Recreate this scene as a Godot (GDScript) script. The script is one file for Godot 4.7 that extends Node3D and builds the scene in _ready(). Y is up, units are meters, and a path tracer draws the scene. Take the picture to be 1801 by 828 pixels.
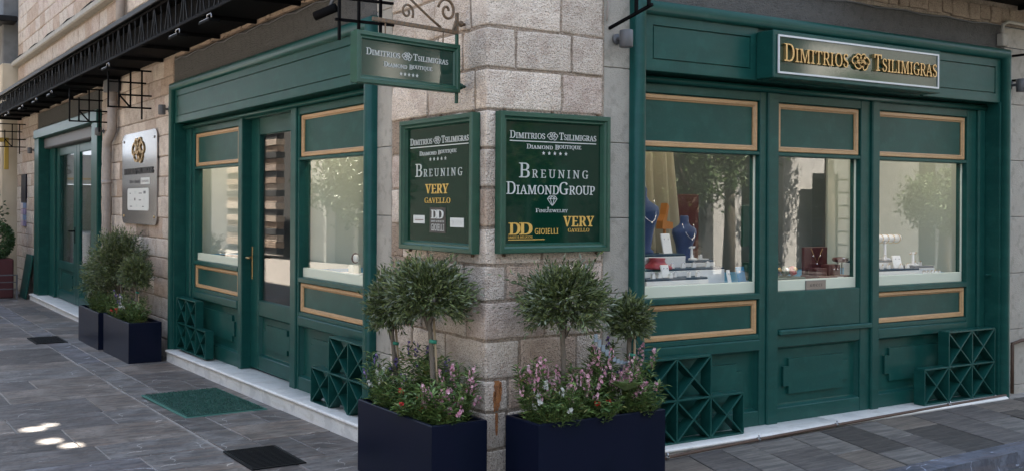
extends Node3D
# Corner boutique in a stone building: two green shopfronts meeting at a stone pier.
# World: pier corner at the origin. Side 1 facade lies in z = 0 and runs along +x; side 0 facade lies in x = 0 and runs along -z.
# Wall things are built in wall axes: x along the wall (u), y up, z outward (w).

var rng := RandomNumberGenerator.new()
var M := {}
var taken := {}
var serif: SystemFont
var sans: SystemFont
var serif_bold: SystemFont

# ---------------------------------------------------------------- nodes
func numbered(called: String) -> String:
	var n: int = taken.get(called, 0)
	taken[called] = n + 1
	return called if n == 0 else "%s_%03d" % [called, n]

func tag(o: Node, label: String, category: String, group := "") -> Node:
	o.set_meta("label", label)
	o.set_meta("category", category)
	if group != "":
		o.set_meta("group", group)
	return o

func thing(called: String, label: String, category: String, at := Vector3.ZERO, turn := 0.0, group := "") -> Node3D:
	var o := Node3D.new()
	o.name = numbered(called)
	add_child(o)
	o.position = at
	o.rotation.y = turn
	tag(o, label, category, group)
	return o

func wall_thing(side: int, called: String, label: String, category: String, u: float, y: float, w: float, group := "") -> Node3D:
	var at := Vector3(u, y, w) if side == 1 else Vector3(-w, y, u)
	return thing(called, label, category, at, 0.0 if side == 1 else -PI / 2, group)

func structure(called: String, at := Vector3.ZERO) -> Node3D:
	var o := Node3D.new()
	o.name = numbered(called)
	add_child(o)
	o.position = at
	o.set_meta("kind", "structure")
	return o

func mi(parent: Node, called: String, mesh: Mesh, mat: Material, at := Vector3.ZERO) -> MeshInstance3D:
	var o := MeshInstance3D.new()
	o.name = called if parent != self else numbered(called)
	o.mesh = mesh
	o.material_override = mat
	parent.add_child(o, true)
	o.position = at
	return o

# ---------------------------------------------------------------- geometry
func begin(smooth := false) -> SurfaceTool:
	var st := SurfaceTool.new()
	st.begin(Mesh.PRIMITIVE_TRIANGLES)
	st.set_smooth_group(0 if smooth else -1)
	return st

func put(parent: Node, called: String, st: SurfaceTool, mat: Material, at := Vector3.ZERO) -> MeshInstance3D:
	st.generate_normals()
	return mi(parent, called, st.commit(), mat, at)

func tri(st: SurfaceTool, a: Vector3, b: Vector3, c: Vector3) -> void:
	st.add_vertex(a)
	st.add_vertex(b)
	st.add_vertex(c)

func quad(st: SurfaceTool, a: Vector3, b: Vector3, c: Vector3, d: Vector3) -> void:
	tri(st, a, b, c)
	tri(st, a, c, d)

# box between two corners with chamfered edges
func box(st: SurfaceTool, lo: Vector3, hi: Vector3, ch := 0.0) -> void:
	var c := (lo + hi) * 0.5
	var h := (hi - lo) * 0.5
	ch = minf(ch, minf(h.x, minf(h.y, h.z)) * 0.9)
	var i := h - Vector3.ONE * ch
	var ax := [Vector3(1, 0, 0), Vector3(0, 1, 0), Vector3(0, 0, 1)]
	for a in 3:
		var b := (a + 1) % 3
		var d := (a + 2) % 3
		for s in [-1.0, 1.0]:
			var n: Vector3 = ax[a] * s
			var o: Vector3 = c + n * h[a]
			var p: Vector3 = ax[b] * i[b]
			var q: Vector3 = ax[d] * i[d] * s
			quad(st, o - p - q, o - p + q, o + p + q, o + p - q)
	if ch <= 0.0:
		return
	for a in 3:
		var b := (a + 1) % 3
		var d := (a + 2) % 3
		for s in [-1.0, 1.0]:
			for t in [-1.0, 1.0]:
				var along: Vector3 = ax[a] * i[a]
				var e1: Vector3 = c + ax[b] * h[b] * s + ax[d] * i[d] * t
				var e2: Vector3 = c + ax[b] * i[b] * s + ax[d] * h[d] * t
				if s * t > 0:
					quad(st, e1 - along, e2 - along, e2 + along, e1 + along)
				else:
					quad(st, e1 + along, e2 + along, e2 - along, e1 - along)
	for sx in [-1.0, 1.0]:
		for sy in [-1.0, 1.0]:
			for sz in [-1.0, 1.0]:
				var s3 := Vector3(sx, sy, sz)
				var p1 := c + Vector3(h.x, i.y, i.z) * s3
				var p2 := c + Vector3(i.x, h.y, i.z) * s3
				var p3 := c + Vector3(i.x, i.y, h.z) * s3
				if sx * sy * sz > 0:
					tri(st, p1, p3, p2)
				else:
					tri(st, p1, p2, p3)

func bx(parent: Node, called: String, mat: Material, lo: Vector3, hi: Vector3, ch := 0.003, at := Vector3.ZERO) -> MeshInstance3D:
	var st := begin()
	box(st, lo, hi, ch)
	return put(parent, called, st, mat, at)

func extrude(st: SurfaceTool, poly: PackedVector2Array, z0: float, z1: float) -> void:
	var ids := Geometry2D.triangulate_polygon(poly)
	for k in range(0, ids.size(), 3):
		var a := poly[ids[k]]
		var b := poly[ids[k + 1]]
		var c := poly[ids[k + 2]]
		if (b - a).cross(c - a) > 0:
			var t := b
			b = c
			c = t
		tri(st, Vector3(a.x, a.y, z1), Vector3(b.x, b.y, z1), Vector3(c.x, c.y, z1))
		tri(st, Vector3(a.x, a.y, z0), Vector3(c.x, c.y, z0), Vector3(b.x, b.y, z0))
	var ccw := not Geometry2D.is_polygon_clockwise(poly)
	for k in poly.size():
		var a := poly[k]
		var b := poly[(k + 1) % poly.size()]
		if not ccw:
			var t := a
			a = b
			b = t
		quad(st, Vector3(a.x, a.y, z1), Vector3(b.x, b.y, z1), Vector3(b.x, b.y, z0), Vector3(a.x, a.y, z0))

func tube(st: SurfaceTool, pts: Array, r: float, n := 8, r_end := -1.0) -> void:
	if r_end < 0:
		r_end = r
	var rings := []
	var side := Vector3.ZERO
	for k in pts.size():
		var p: Vector3 = pts[k]
		var d := Vector3.ZERO
		if k > 0:
			d += (p - pts[k - 1]).normalized()
		if k < pts.size() - 1:
			d += (pts[k + 1] - p).normalized()
		d = d.normalized()
		if side == Vector3.ZERO:
			side = d.cross(Vector3.UP if absf(d.y) < 0.9 else Vector3.RIGHT).normalized()
		side = (side - d * side.dot(d)).normalized()
		var up := d.cross(side)
		var rr := lerpf(r, r_end, float(k) / maxf(1, pts.size() - 1))
		var ring := []
		for j in n:
			var a := TAU * j / n
			ring.append(p + side * cos(a) * rr + up * sin(a) * rr)
		rings.append(ring)
	for k in rings.size() - 1:
		for j in n:
			var j2 := (j + 1) % n
			quad(st, rings[k][j], rings[k][j2], rings[k + 1][j2], rings[k + 1][j])
	for e in [0, rings.size() - 1]:
		var c: Vector3 = pts[e]
		for j in n:
			var j2 := (j + 1) % n
			if e == 0:
				tri(st, c, rings[e][j2], rings[e][j])
			else:
				tri(st, c, rings[e][j], rings[e][j2])

func lathe(st: SurfaceTool, prof: Array, n := 16, at := Vector3.ZERO, squash := Vector3.ONE) -> void:
	for k in prof.size() - 1:
		for j in n:
			var a := TAU * j / n
			var b := TAU * (j + 1) / n
			var p: Vector2 = prof[k]
			var q: Vector2 = prof[k + 1]
			quad(st, at + Vector3(cos(a) * p.x, p.y, sin(a) * p.x) * squash, at + Vector3(cos(b) * p.x, p.y, sin(b) * p.x) * squash, at + Vector3(cos(b) * q.x, q.y, sin(b) * q.x) * squash, at + Vector3(cos(a) * q.x, q.y, sin(a) * q.x) * squash)

# a moulding swept along a path in the wall plane with mitred corners; profile points are (offset to the left of the path, z)
func sweep(st: SurfaceTool, path: Array, prof: Array, closed := true) -> void:
	var n := path.size()
	var rails := []
	for k in n:
		var p: Vector2 = path[k]
		var d0: Vector2 = (p - path[(k + n - 1) % n]).normalized()
		var d1: Vector2 = (path[(k + 1) % n] - p).normalized()
		if not closed and k == 0:
			d0 = d1
		if not closed and k == n - 1:
			d1 = d0
		var n0 := Vector2(-d0.y, d0.x)
		var n1 := Vector2(-d1.y, d1.x)
		var m := (n0 + n1).normalized()
		m /= maxf(0.3, m.dot(n0))
		var row := []
		for q in prof:
			row.append(Vector3(p.x + m.x * q.x, p.y + m.y * q.x, q.y))
		rails.append(row)
	for k in (n if closed else n - 1):
		var a: Array = rails[k]
		var b: Array = rails[(k + 1) % n]
		for j in prof.size() - 1:
			quad(st, a[j], a[j + 1], b[j + 1], b[j])

func rect(x0: float, x1: float, y0: float, y1: float) -> Array:
	return [Vector2(x0, y0), Vector2(x1, y0), Vector2(x1, y1), Vector2(x0, y1)]

func lines(h: float, n: int, r: float) -> PackedFloat32Array:
	var t := PackedFloat32Array([-h])
	for k in n + 1:
		t.append(lerpf(-h + r * 1.6, h - r * 1.6, float(k) / n))
	t.append(h)
	return t

# rounded, slightly uneven stone; centred, front towards +z; the back is left open inside the wall
func rough_block(sz: Vector3, amp: float, r: float, seed_: int, back := false) -> ArrayMesh:
	var st := begin(true)
	var nz := FastNoiseLite.new()
	nz.seed = seed_
	nz.frequency = 9.0
	var h := sz * 0.5
	var seg := Vector3i(clampi(int(sz.x / 0.07), 2, 5), clampi(int(sz.y / 0.07), 2, 4), 1)
	if back:
		seg.z = clampi(int(sz.z / 0.07), 2, 5)
	var shift := Vector3(seed_ % 97, seed_ % 89, seed_ % 83)
	var skew := Vector2(nz.get_noise_1d(3.3) , nz.get_noise_1d(7.7)) * 0.05
	var axs := [Vector3(1, 0, 0), Vector3(0, 1, 0), Vector3(0, 0, 1)]
	for a in 3:
		var b := (a + 1) % 3
		var d := (a + 2) % 3
		for s in [-1.0, 1.0]:
			if a == 2 and s < 0 and not back:
				continue
			var g := []
			var tb := lines(h[b], seg[b], r)
			var td := lines(h[d], seg[d], r)
			for i in tb.size():
				var row := []
				for j in td.size():
					var p: Vector3 = axs[a] * h[a] * s + axs[b] * tb[i] + axs[d] * td[j]
					var inner := p.clamp(-(h - Vector3.ONE * r), h - Vector3.ONE * r)
					var dv := p - inner
					if dv.length() > 0.0001:
						p = inner + dv.normalized() * r
					p += dv.normalized() * amp * nz.get_noise_3dv(p + shift)
					p.y += p.x * skew.x * 0.5
					p.x += p.y * skew.y + amp * 0.5 * nz.get_noise_2d(p.y * 2.0, seed_)
					row.append(p)
				g.append(row)
			for i in tb.size() - 1:
				for j in td.size() - 1:
					if s > 0:
						quad(st, g[i][j], g[i][j + 1], g[i + 1][j + 1], g[i + 1][j])
					else:
						quad(st, g[i][j], g[i + 1][j], g[i + 1][j + 1], g[i][j + 1])
	st.generate_normals()
	return st.commit()

# ---------------------------------------------------------------- lettering
func words(parent: Node, called: String, runs: Array, font: Font, mat: Material, x0: float, x1: float, y0: float, y1: float, z: float, depth := 0.003) -> MeshInstance3D:
	# runs: [text, relative size]; set one after another on one baseline, then fitted to the given box
	var st := SurfaceTool.new()
	var pen := 0.0
	for run in runs:
		if run[0] == " ":
			pen += 0.32 * run[1]
			continue
		var tm := TextMesh.new()
		tm.font = font
		tm.text = run[0]
		tm.font_size = 64
		tm.pixel_size = run[1] / 64.0
		tm.depth = 0.02
		tm.curve_step = 4.0
		tm.horizontal_alignment = HORIZONTAL_ALIGNMENT_LEFT
		tm.vertical_alignment = VERTICAL_ALIGNMENT_BOTTOM
		var bb := tm.get_aabb()
		st.append_from(tm, 0, Transform3D(Basis(), Vector3(pen - bb.position.x, -bb.position.y, 0)))
		pen += bb.size.x + 0.07 * run[1]
	var mesh := st.commit()
	var box_ := mesh.get_aabb()
	var o := mi(parent, called, mesh, mat)
	var sc := Vector3((x1 - x0) / box_.size.x, (y1 - y0) / box_.size.y, depth / maxf(0.0001, box_.size.z))
	o.scale = sc
	o.position = Vector3(x0, y0, z) - Vector3(box_.position.x, box_.position.y, box_.position.z) * sc
	return o

func small_caps(text: String) -> Array:
	var runs := []
	for w in text.split(" "):
		if runs.size() > 0:
			runs.append([" ", 1.0])
		runs.append([w.substr(0, 1), 1.0])
		runs.append([w.substr(1).to_upper(), 0.76])
	return runs

func stars(parent: Node, mat: Material, x0: float, x1: float, y: float, r: float, z: float) -> void:
	for k in 5:
		var st := begin()
		var poly := PackedVector2Array()
		for j in 10:
			var a := PI / 2 + TAU * j / 10.0
			poly.append(Vector2(cos(a), sin(a)) * (r if j % 2 == 0 else r * 0.42))
		extrude(st, poly, 0, 0.002)
		put(parent, "star", st, mat, Vector3(lerpf(x0, x1, k / 4.0), y, z))

# the curling monogram between the two names: looped strokes round a centre
func monogram(parent: Node, mat: Material, cx: float, cy: float, s: float, z: float, depth := 0.003) -> void:
	var st := begin()
	var loops := [[-0.55, 0.1, 0.3, 0.2, 0.5], [-0.2, 0.3, 0.24, 0.16, -0.4], [0.18, 0.3, 0.26, 0.17, 0.5], [0.55, 0.12, 0.3, 0.18, -0.5], [-0.3, -0.22, 0.3, 0.17, -0.3], [0.12, -0.12, 0.22, 0.14, 0.3], [0.42, -0.25, 0.26, 0.16, 0.7], [-0.05, 0.05, 0.16, 0.12, 0.0]]
	for l in loops:
		var n := 14
		var w := 0.075
		for k in n:
			var pts := []
			for kk in [k, k + 1]:
				var a: float = TAU * kk / n
				for off in [w * 0.5, -w * 0.5]:
					var e := Vector2(cos(a) * (l[2] + off), sin(a) * (l[3] + off)).rotated(l[4])
					pts.append(Vector2(cx, cy) + (e + Vector2(l[0], l[1])) * s)
			var q := [pts[0], pts[1], pts[3], pts[2]]
			quad(st, Vector3(q[0].x, q[0].y, z + depth), Vector3(q[1].x, q[1].y, z + depth), Vector3(q[2].x, q[2].y, z + depth), Vector3(q[3].x, q[3].y, z + depth))
			quad(st, Vector3(q[0].x, q[0].y, z), Vector3(q[0].x, q[0].y, z + depth), Vector3(q[3].x, q[3].y, z + depth), Vector3(q[3].x, q[3].y, z))
			quad(st, Vector3(q[1].x, q[1].y, z + depth), Vector3(q[1].x, q[1].y, z), Vector3(q[2].x, q[2].y, z), Vector3(q[2].x, q[2].y, z + depth))
	put(parent, "monogram", st, mat)

# ---------------------------------------------------------------- materials
func lin(r: float, g: float, b: float) -> Color:
	return Color(r, g, b).linear_to_srgb()

func plain(r: float, g: float, b: float, rough := 0.6, metal := 0.0) -> StandardMaterial3D:
	var m := StandardMaterial3D.new()
	m.albedo_color = lin(r, g, b)
	m.roughness = rough
	m.metallic = metal
	return m

func grey(seed_: int, freq: float, octaves := 4, w := 512, h := 512) -> PackedByteArray:
	var n := FastNoiseLite.new()
	n.seed = seed_
	n.noise_type = FastNoiseLite.TYPE_SIMPLEX_SMOOTH
	n.frequency = freq
	n.fractal_octaves = octaves
	var im := n.get_seamless_image(w, h)
	im.convert(Image.FORMAT_L8)
	if w != 512 or h != 512:
		im.resize(512, 512, Image.INTERPOLATE_CUBIC)
	return im.get_data()

# colour texture: c0..c1 mixed by the coarse field, darkened in pits where the fine field is low (linear colours in, sRGB out)
func blend_tex(fields: Array, stops: Array, n := 256) -> ImageTexture:
	# each field: [bytes, low, high, Color to mix in, strength]
	var out := PackedByteArray()
	out.resize(n * n * 3)
	var step := 512 / n
	var base: Color = stops[0]
	var R := PackedFloat32Array()
	var G := PackedFloat32Array()
	var B := PackedFloat32Array()
	R.resize(n * n)
	G.resize(n * n)
	B.resize(n * n)
	R.fill(base.r)
	G.fill(base.g)
	B.fill(base.b)
	for f in fields:
		var src: PackedByteArray = f[0]
		var c: Color = f[3]
		var lut := PackedFloat32Array()
		for v in 256:
			lut.append(clampf((v / 255.0 - f[1]) / (f[2] - f[1]), 0.0, 1.0) * f[4])
		for y in n:
			var o := y * n
			var q := y * step * 512
			for x in n:
				var t := lut[src[q + x * step]]
				if t > 0.0:
					var k := o + x
					R[k] += (c.r - R[k]) * t
					G[k] += (c.g - G[k]) * t
					B[k] += (c.b - B[k]) * t
	for k in n * n:
		out[k * 3] = int(255.0 * pow(R[k], 0.4545))
		out[k * 3 + 1] = int(255.0 * pow(G[k], 0.4545))
		out[k * 3 + 2] = int(255.0 * pow(B[k], 0.4545))
	return ImageTexture.create_from_image(Image.create_from_data(n, n, false, Image.FORMAT_RGB8, out))

func bump_tex(a: PackedByteArray, b: PackedByteArray, mix_: float, strength: float) -> ImageTexture:
	var out := PackedByteArray()
	out.resize(512 * 512)
	for k in 512 * 512:
		out[k] = int(lerpf(a[k], b[k], mix_))
	var im := Image.create_from_data(512, 512, false, Image.FORMAT_L8, out)
	im.convert(Image.FORMAT_RGBA8)
	im.bump_map_to_normal_map(strength)
	return ImageTexture.create_from_image(im)

func surface(tint: Color, tex: Texture2D, bump: Texture2D, scale_: float, rough: float, bump_scale := 1.0, world := true, offset := Vector3.ZERO) -> StandardMaterial3D:
	var m := StandardMaterial3D.new()
	m.albedo_color = tint
	m.albedo_texture = tex
	m.roughness = rough
	m.uv1_triplanar = true
	m.uv1_world_triplanar = world
	m.uv1_scale = Vector3.ONE * scale_
	m.uv1_offset = offset
	if bump:
		m.normal_enabled = true
		m.normal_texture = bump
		m.normal_scale = bump_scale
	return m

func leaf_mat(back: Color) -> StandardMaterial3D:
	var m := StandardMaterial3D.new()
	m.vertex_color_use_as_albedo = true
	m.roughness = 0.5
	m.backlight_enabled = true
	m.backlight = back
	m.cull_mode = BaseMaterial3D.CULL_DISABLED
	return m

func make_materials() -> void:
	serif = SystemFont.new()
	serif.font_names = PackedStringArray(["Droid Serif"])
	serif_bold = SystemFont.new()
	serif_bold.font_names = PackedStringArray(["Droid Serif"])
	serif_bold.font_weight = 700
	sans = SystemFont.new()
	sans.font_names = PackedStringArray(["Droid Sans"])
	var fine := grey(11, 0.05, 5)
	var mid := grey(12, 0.012, 4)
	var coarse := grey(13, 0.005, 3)
	var speck := grey(14, 0.12, 2)
	var streak := grey(15, 0.03, 4, 96, 512)
	var streak2 := grey(16, 0.06, 3, 48, 512)
	var veins := vein_field()
	# limestone blocks: warm pale stone, greyer patches, dark pits
	var stone_t := blend_tex([[coarse, 0.42, 0.66, Color(0.5, 0.405, 0.335), 0.7], [mid, 0.5, 0.72, Color(0.74, 0.64, 0.55), 0.55], [fine, 0.56, 0.72, Color(0.42, 0.33, 0.265), 0.45], [speck, 0.69, 0.78, Color(0.12, 0.09, 0.07), 0.9]], [Color(0.66, 0.565, 0.475)], 512)
	var stone_n := bump_tex(fine, speck, 0.45, 9.0)
	var tints := [[0.92, 0.92, 0.92], [0.84, 0.8, 0.77], [1.0, 1.0, 1.0], [0.9, 0.88, 0.88], [0.72, 0.68, 0.64]]
	for k in 5:
		var t: Array = tints[k]
		M["stone%d" % k] = surface(Color(minf(t[0], 1.0), minf(t[1], 1.0), minf(t[2], 1.0)), stone_t, stone_n, 1.5, 0.9, 1.3, true, Vector3(k * 0.37, k * 0.21, k * 0.53))
	var mortar_t := blend_tex([[mid, 0.4, 0.7, Color(0.22, 0.17, 0.13), 0.7], [fine, 0.5, 0.75, Color(0.4, 0.345, 0.29), 0.6], [speck, 0.62, 0.75, Color(0.09, 0.07, 0.055), 0.6]], [Color(0.32, 0.25, 0.19)])
	M.mortar = surface(Color.WHITE, mortar_t, stone_n, 1.3, 0.95, 1.2)
	var plaster_t := blend_tex([[coarse, 0.4, 0.7, Color(0.36, 0.335, 0.29), 0.5], [mid, 0.55, 0.8, Color(0.2, 0.185, 0.16), 0.55], [speck, 0.68, 0.8, Color(0.16, 0.145, 0.125), 0.35]], [Color(0.31, 0.288, 0.25)])
	M.plaster = surface(Color.WHITE, plaster_t, bump_tex(fine, speck, 0.6, 3.0), 1.4, 0.9, 0.8)
	M.stucco = surface(Color(0.52, 0.53, 0.55), plaster_t, bump_tex(fine, mid, 0.3, 8.0), 2.2, 0.95, 1.6)
	# paving: grey brown stone with long streaks and pale veins
	var pave_t := blend_tex([[streak, 0.46, 0.66, Color(0.06, 0.054, 0.053), 0.7], [coarse, 0.48, 0.68, Color(0.24, 0.226, 0.222), 0.75], [mid, 0.55, 0.72, Color(0.075, 0.069, 0.07), 0.6], [streak2, 0.58, 0.75, Color(0.19, 0.14, 0.115), 0.55], [fine, 0.58, 0.72, Color(0.07, 0.063, 0.06), 0.5], [veins, 0.15, 0.6, Color(0.6, 0.59, 0.58), 0.95]], [Color(0.155, 0.143, 0.139)], 512)
	var pave_n := bump_tex(streak, fine, 0.5, 2.5)
	var ptints := [Color(0.95, 0.95, 0.95), Color(0.83, 0.82, 0.82), Color(1, 0.96, 0.92), Color(0.88, 0.89, 0.93), Color(0.74, 0.72, 0.71)]
	for k in 5:
		M["pave%d" % k] = surface(ptints[k], pave_t, pave_n, 0.55, 0.5, 0.7, false, Vector3(k * 0.31, 0.0, k * 0.47))
	var plank_t := blend_tex([[streak, 0.45, 0.62, Color(0.065, 0.062, 0.06), 0.85], [streak2, 0.5, 0.75, Color(0.16, 0.15, 0.14), 0.7], [fine, 0.6, 0.78, Color(0.06, 0.056, 0.054), 0.4]], [Color(0.105, 0.098, 0.092)], 512)
	var qt := [Color(1, 1, 1), Color(0.62, 0.61, 0.61), Color(1, 0.96, 0.92), Color(0.84, 0.83, 0.84), Color(0.72, 0.69, 0.66)]
	for k in 5:
		M["plank%d" % k] = surface(qt[k], plank_t, pave_n, 0.8, 0.75, 0.9, false, Vector3(k * 0.41, 0.0, k * 0.29))
	M.grout = surface(Color.WHITE, blend_tex([[mid, 0.4, 0.7, Color(0.13, 0.11, 0.095), 0.6], [fine, 0.5, 0.7, Color(0.26, 0.23, 0.2), 0.6]], [Color(0.28, 0.26, 0.24)]), null, 1.1, 0.95)
	M.blue_kerb = surface(Color(0.78, 0.84, 0.95), pave_t, pave_n, 0.7, 0.7, 0.8)
	M.asphalt = surface(Color.WHITE, blend_tex([[speck, 0.4, 0.7, Color(0.085, 0.083, 0.08), 0.7]], [Color(0.045, 0.045, 0.046)]), bump_tex(speck, fine, 0.3, 4.0), 2.0, 0.9)
	var marble_t := blend_tex([[coarse, 0.4, 0.7, Color(0.56, 0.55, 0.54), 0.6], [mid, 0.62, 0.72, Color(0.44, 0.43, 0.42), 0.5], [streak, 0.6, 0.75, Color(0.5, 0.46, 0.4), 0.4], [speck, 0.72, 0.8, Color(0.3, 0.27, 0.23), 0.35]], [Color(0.66, 0.64, 0.61)])
	M.marble = surface(Color.WHITE, marble_t, null, 0.7, 0.45)
	# paints
	var paint_t := blend_tex([[coarse, 0.42, 0.66, Color(0.0025, 0.041, 0.034), 0.6], [streak, 0.5, 0.75, Color(0.005, 0.062, 0.051), 0.5], [mid, 0.62, 0.8, Color(0.008, 0.07, 0.058), 0.5], [speck, 0.74, 0.82, Color(0.03, 0.07, 0.06), 0.4]], [Color(0.0035, 0.051, 0.042)])
	M.green = surface(Color.WHITE, paint_t, bump_tex(streak, fine, 0.3, 0.8), 0.8, 0.34, 0.35)
	M.green.metallic_specular = 0.3
	M.green_frame = surface(Color(0.95, 1.0, 0.86), paint_t, null, 1.0, 0.4)
	M.sign_green = plain(0.006, 0.034, 0.024, 0.08)
	M.deep_green = plain(0.002, 0.022, 0.013, 0.04)
	M.deep_green.metallic_specular = 0.3
	var gold_t := blend_tex([[streak, 0.4, 0.65, Color(0.3, 0.17, 0.075), 0.5], [fine, 0.55, 0.75, Color(0.46, 0.29, 0.14), 0.5]], [Color(0.4, 0.235, 0.105)])
	M.gold_wood = surface(Color.WHITE, gold_t, null, 1.5, 0.42)
	M.gold = plain(0.46, 0.31, 0.14, 0.4, 1.0)
	M.gold_print = plain(0.55, 0.33, 0.07, 0.45)
	M.white_print = plain(0.5, 0.51, 0.49, 0.5)
	M.grey_print = plain(0.42, 0.44, 0.42, 0.4)
	M.black_print = plain(0.012, 0.012, 0.014, 0.4)
	M.white_metal = plain(0.5, 0.51, 0.52, 0.35)
	M.cream = plain(0.5, 0.53, 0.43, 0.5)
	M.cream_wall = plain(0.44, 0.46, 0.39, 0.7)
	M.iron = plain(0.006, 0.006, 0.0065, 0.6)
	M.iron.metallic_specular = 0.1
	M.iron_sheet = plain(0.009, 0.0092, 0.01, 0.5)
	M.iron_sheet.metallic_specular = 0.25
	M.rust_iron = surface(Color.WHITE, blend_tex([[mid, 0.4, 0.6, Color(0.2, 0.11, 0.05), 0.8], [fine, 0.5, 0.7, Color(0.07, 0.05, 0.035), 0.6]], [Color(0.1, 0.075, 0.05)]), null, 6.0, 0.8)
	M.rust_pipe = surface(Color.WHITE, blend_tex([[mid, 0.4, 0.6, Color(0.05, 0.025, 0.014), 0.8], [fine, 0.5, 0.7, Color(0.1, 0.05, 0.028), 0.6]], [Color(0.065, 0.032, 0.018)]), null, 4.0, 0.7)
	M.rust_stain = surface(Color.WHITE, blend_tex([[fine, 0.4, 0.65, Color(0.16, 0.05, 0.014), 0.9], [mid, 0.45, 0.6, Color(0.36, 0.13, 0.03), 0.8], [speck, 0.55, 0.75, Color(0.45, 0.3, 0.19), 0.6]], [Color(0.3, 0.1, 0.025)]), null, 3.0, 0.95)
	M.steel = plain(0.33, 0.33, 0.345, 0.17, 1.0)
	M.dark_steel = plain(0.2, 0.19, 0.19, 0.35, 1.0)
	M.brass = plain(0.35, 0.25, 0.12, 0.35, 1.0)
	M.lamp_grey = plain(0.085, 0.085, 0.09, 0.5)
	M.pipe_paint = surface(Color.WHITE, blend_tex([[mid, 0.4, 0.7, Color(0.25, 0.215, 0.19), 0.6]], [Color(0.3, 0.262, 0.235)]), null, 2.0, 0.55)
	M.navy = surface(Color.WHITE, blend_tex([[coarse, 0.4, 0.7, Color(0.002, 0.004, 0.012), 0.6]], [Color(0.003, 0.005, 0.016)]), bump_tex(coarse, mid, 0.2, 0.5), 1.0, 0.3, 0.3)
	M.navy.metallic_specular = 0.22
	M.soil = surface(Color.WHITE, blend_tex([[fine, 0.4, 0.7, Color(0.05, 0.033, 0.022), 0.8]], [Color(0.022, 0.015, 0.01)]), bump_tex(fine, speck, 0.5, 8.0), 6.0, 1.0, 1.5)
	M.bark = surface(Color.WHITE, blend_tex([[fine, 0.4, 0.7, Color(0.2, 0.165, 0.125), 0.8]], [Color(0.115, 0.092, 0.07)]), bump_tex(fine, speck, 0.5, 8.0), 9.0, 0.95)
	M.cane = plain(0.34, 0.25, 0.15, 0.7)
	M.tie = plain(0.02, 0.2, 0.13, 0.5)
	M.mat_green = surface(Color.WHITE, blend_tex([[speck, 0.35, 0.65, Color(0.006, 0.05, 0.038), 0.8]], [Color(0.018, 0.1, 0.075)]), bump_tex(speck, fine, 0.3, 10.0), 9.0, 0.9, 2.0)
	M.mat_edge = plain(0.03, 0.13, 0.1, 0.7)
	M.leaf = leaf_mat(Color(0.1, 0.13, 0.06))
	M.petal = leaf_mat(Color(0.3, 0.18, 0.2))
	M.glass = StandardMaterial3D.new()
	M.glass.transparency = BaseMaterial3D.TRANSPARENCY_ALPHA
	M.glass.albedo_color = Color(0.12, 0.16, 0.14, 0.03)
	M.glass.roughness = 0.0
	M.glass.metallic_specular = 0.4
	M.blue_velvet = plain(0.006, 0.025, 0.09, 0.8)
	M.blue_velvet.rim_enabled = true
	M.blue_cloth = plain(0.03, 0.2, 0.36, 0.8)
	M.navy_cloth = plain(0.01, 0.035, 0.06, 0.85)
	M.white_box = plain(0.62, 0.61, 0.58, 0.5)
	M.white_leather = plain(0.72, 0.7, 0.66, 0.5)
	M.burgundy = plain(0.055, 0.007, 0.01, 0.35)
	M.red_leather = plain(0.28, 0.02, 0.035, 0.4)
	M.watch_green = plain(0.01, 0.05, 0.035, 0.5)
	M.curtain = plain(0.3, 0.27, 0.2, 0.85)
	M.silver = plain(0.8, 0.8, 0.82, 0.15, 1.0)
	M.wood_orange = plain(0.42, 0.15, 0.03, 0.5)
	M.dark_back = plain(0.045, 0.055, 0.053, 0.8)
	M.dark_room = plain(0.06, 0.055, 0.05, 0.8)
	M.white_wall = surface(Color.WHITE, blend_tex([[coarse, 0.4, 0.7, Color(0.48, 0.475, 0.46), 0.6]], [Color(0.55, 0.54, 0.52)]), null, 0.4, 0.9)
	M.ochre_wall = surface(Color.WHITE, blend_tex([[coarse, 0.4, 0.7, Color(0.42, 0.34, 0.24), 0.6]], [Color(0.5, 0.42, 0.31)]), null, 0.5, 0.9)
	M.grey_wall = surface(Color.WHITE, blend_tex([[mid, 0.4, 0.7, Color(0.12, 0.118, 0.115), 0.6]], [Color(0.17, 0.168, 0.165)]), null, 0.5, 0.9)
	M.dark_wall = surface(Color.WHITE, blend_tex([[mid, 0.4, 0.7, Color(0.035, 0.036, 0.038), 0.6]], [Color(0.055, 0.057, 0.06)]), null, 0.5, 0.9)
	M.roof_tile = plain(0.3, 0.12, 0.07, 0.9)
	M.shutter = plain(0.05, 0.09, 0.085, 0.6)
	M.yellow = plain(0.34, 0.22, 0.03, 0.6)
	M.ribbon = plain(0.3, 0.36, 0.42, 0.6)
	M.red_pot = plain(0.06, 0.008, 0.01, 0.5)

func vein_field() -> PackedByteArray:
	var im := Image.create(512, 512, false, Image.FORMAT_L8)
	rng.seed = 77
	for k in 44:
		var p := Vector2(rng.randf() * 512, rng.randf() * 512)
		var a := rng.randf_range(-0.3, 0.3) + (PI if rng.randf() < 0.5 else 0.0)
		if rng.randf() < 0.4:
			a += rng.randf_range(-1.3, 1.3)
		var n := rng.randi_range(14, 75)
		var v := rng.randf_range(0.4, 1.0)
		var fat := rng.randi_range(2, 4)
		for s in n:
			a += rng.randf_range(-0.25, 0.25)
			p += Vector2(cos(a), sin(a)) * 1.1
			var f := v * sin(PI * s / n) * rng.randf_range(0.6, 1.0)
			for o in fat:
				im.set_pixel(posmod(int(p.x), 512), posmod(int(p.y) + o, 512), Color(f, f, f))
	return im.get_data()

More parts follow.
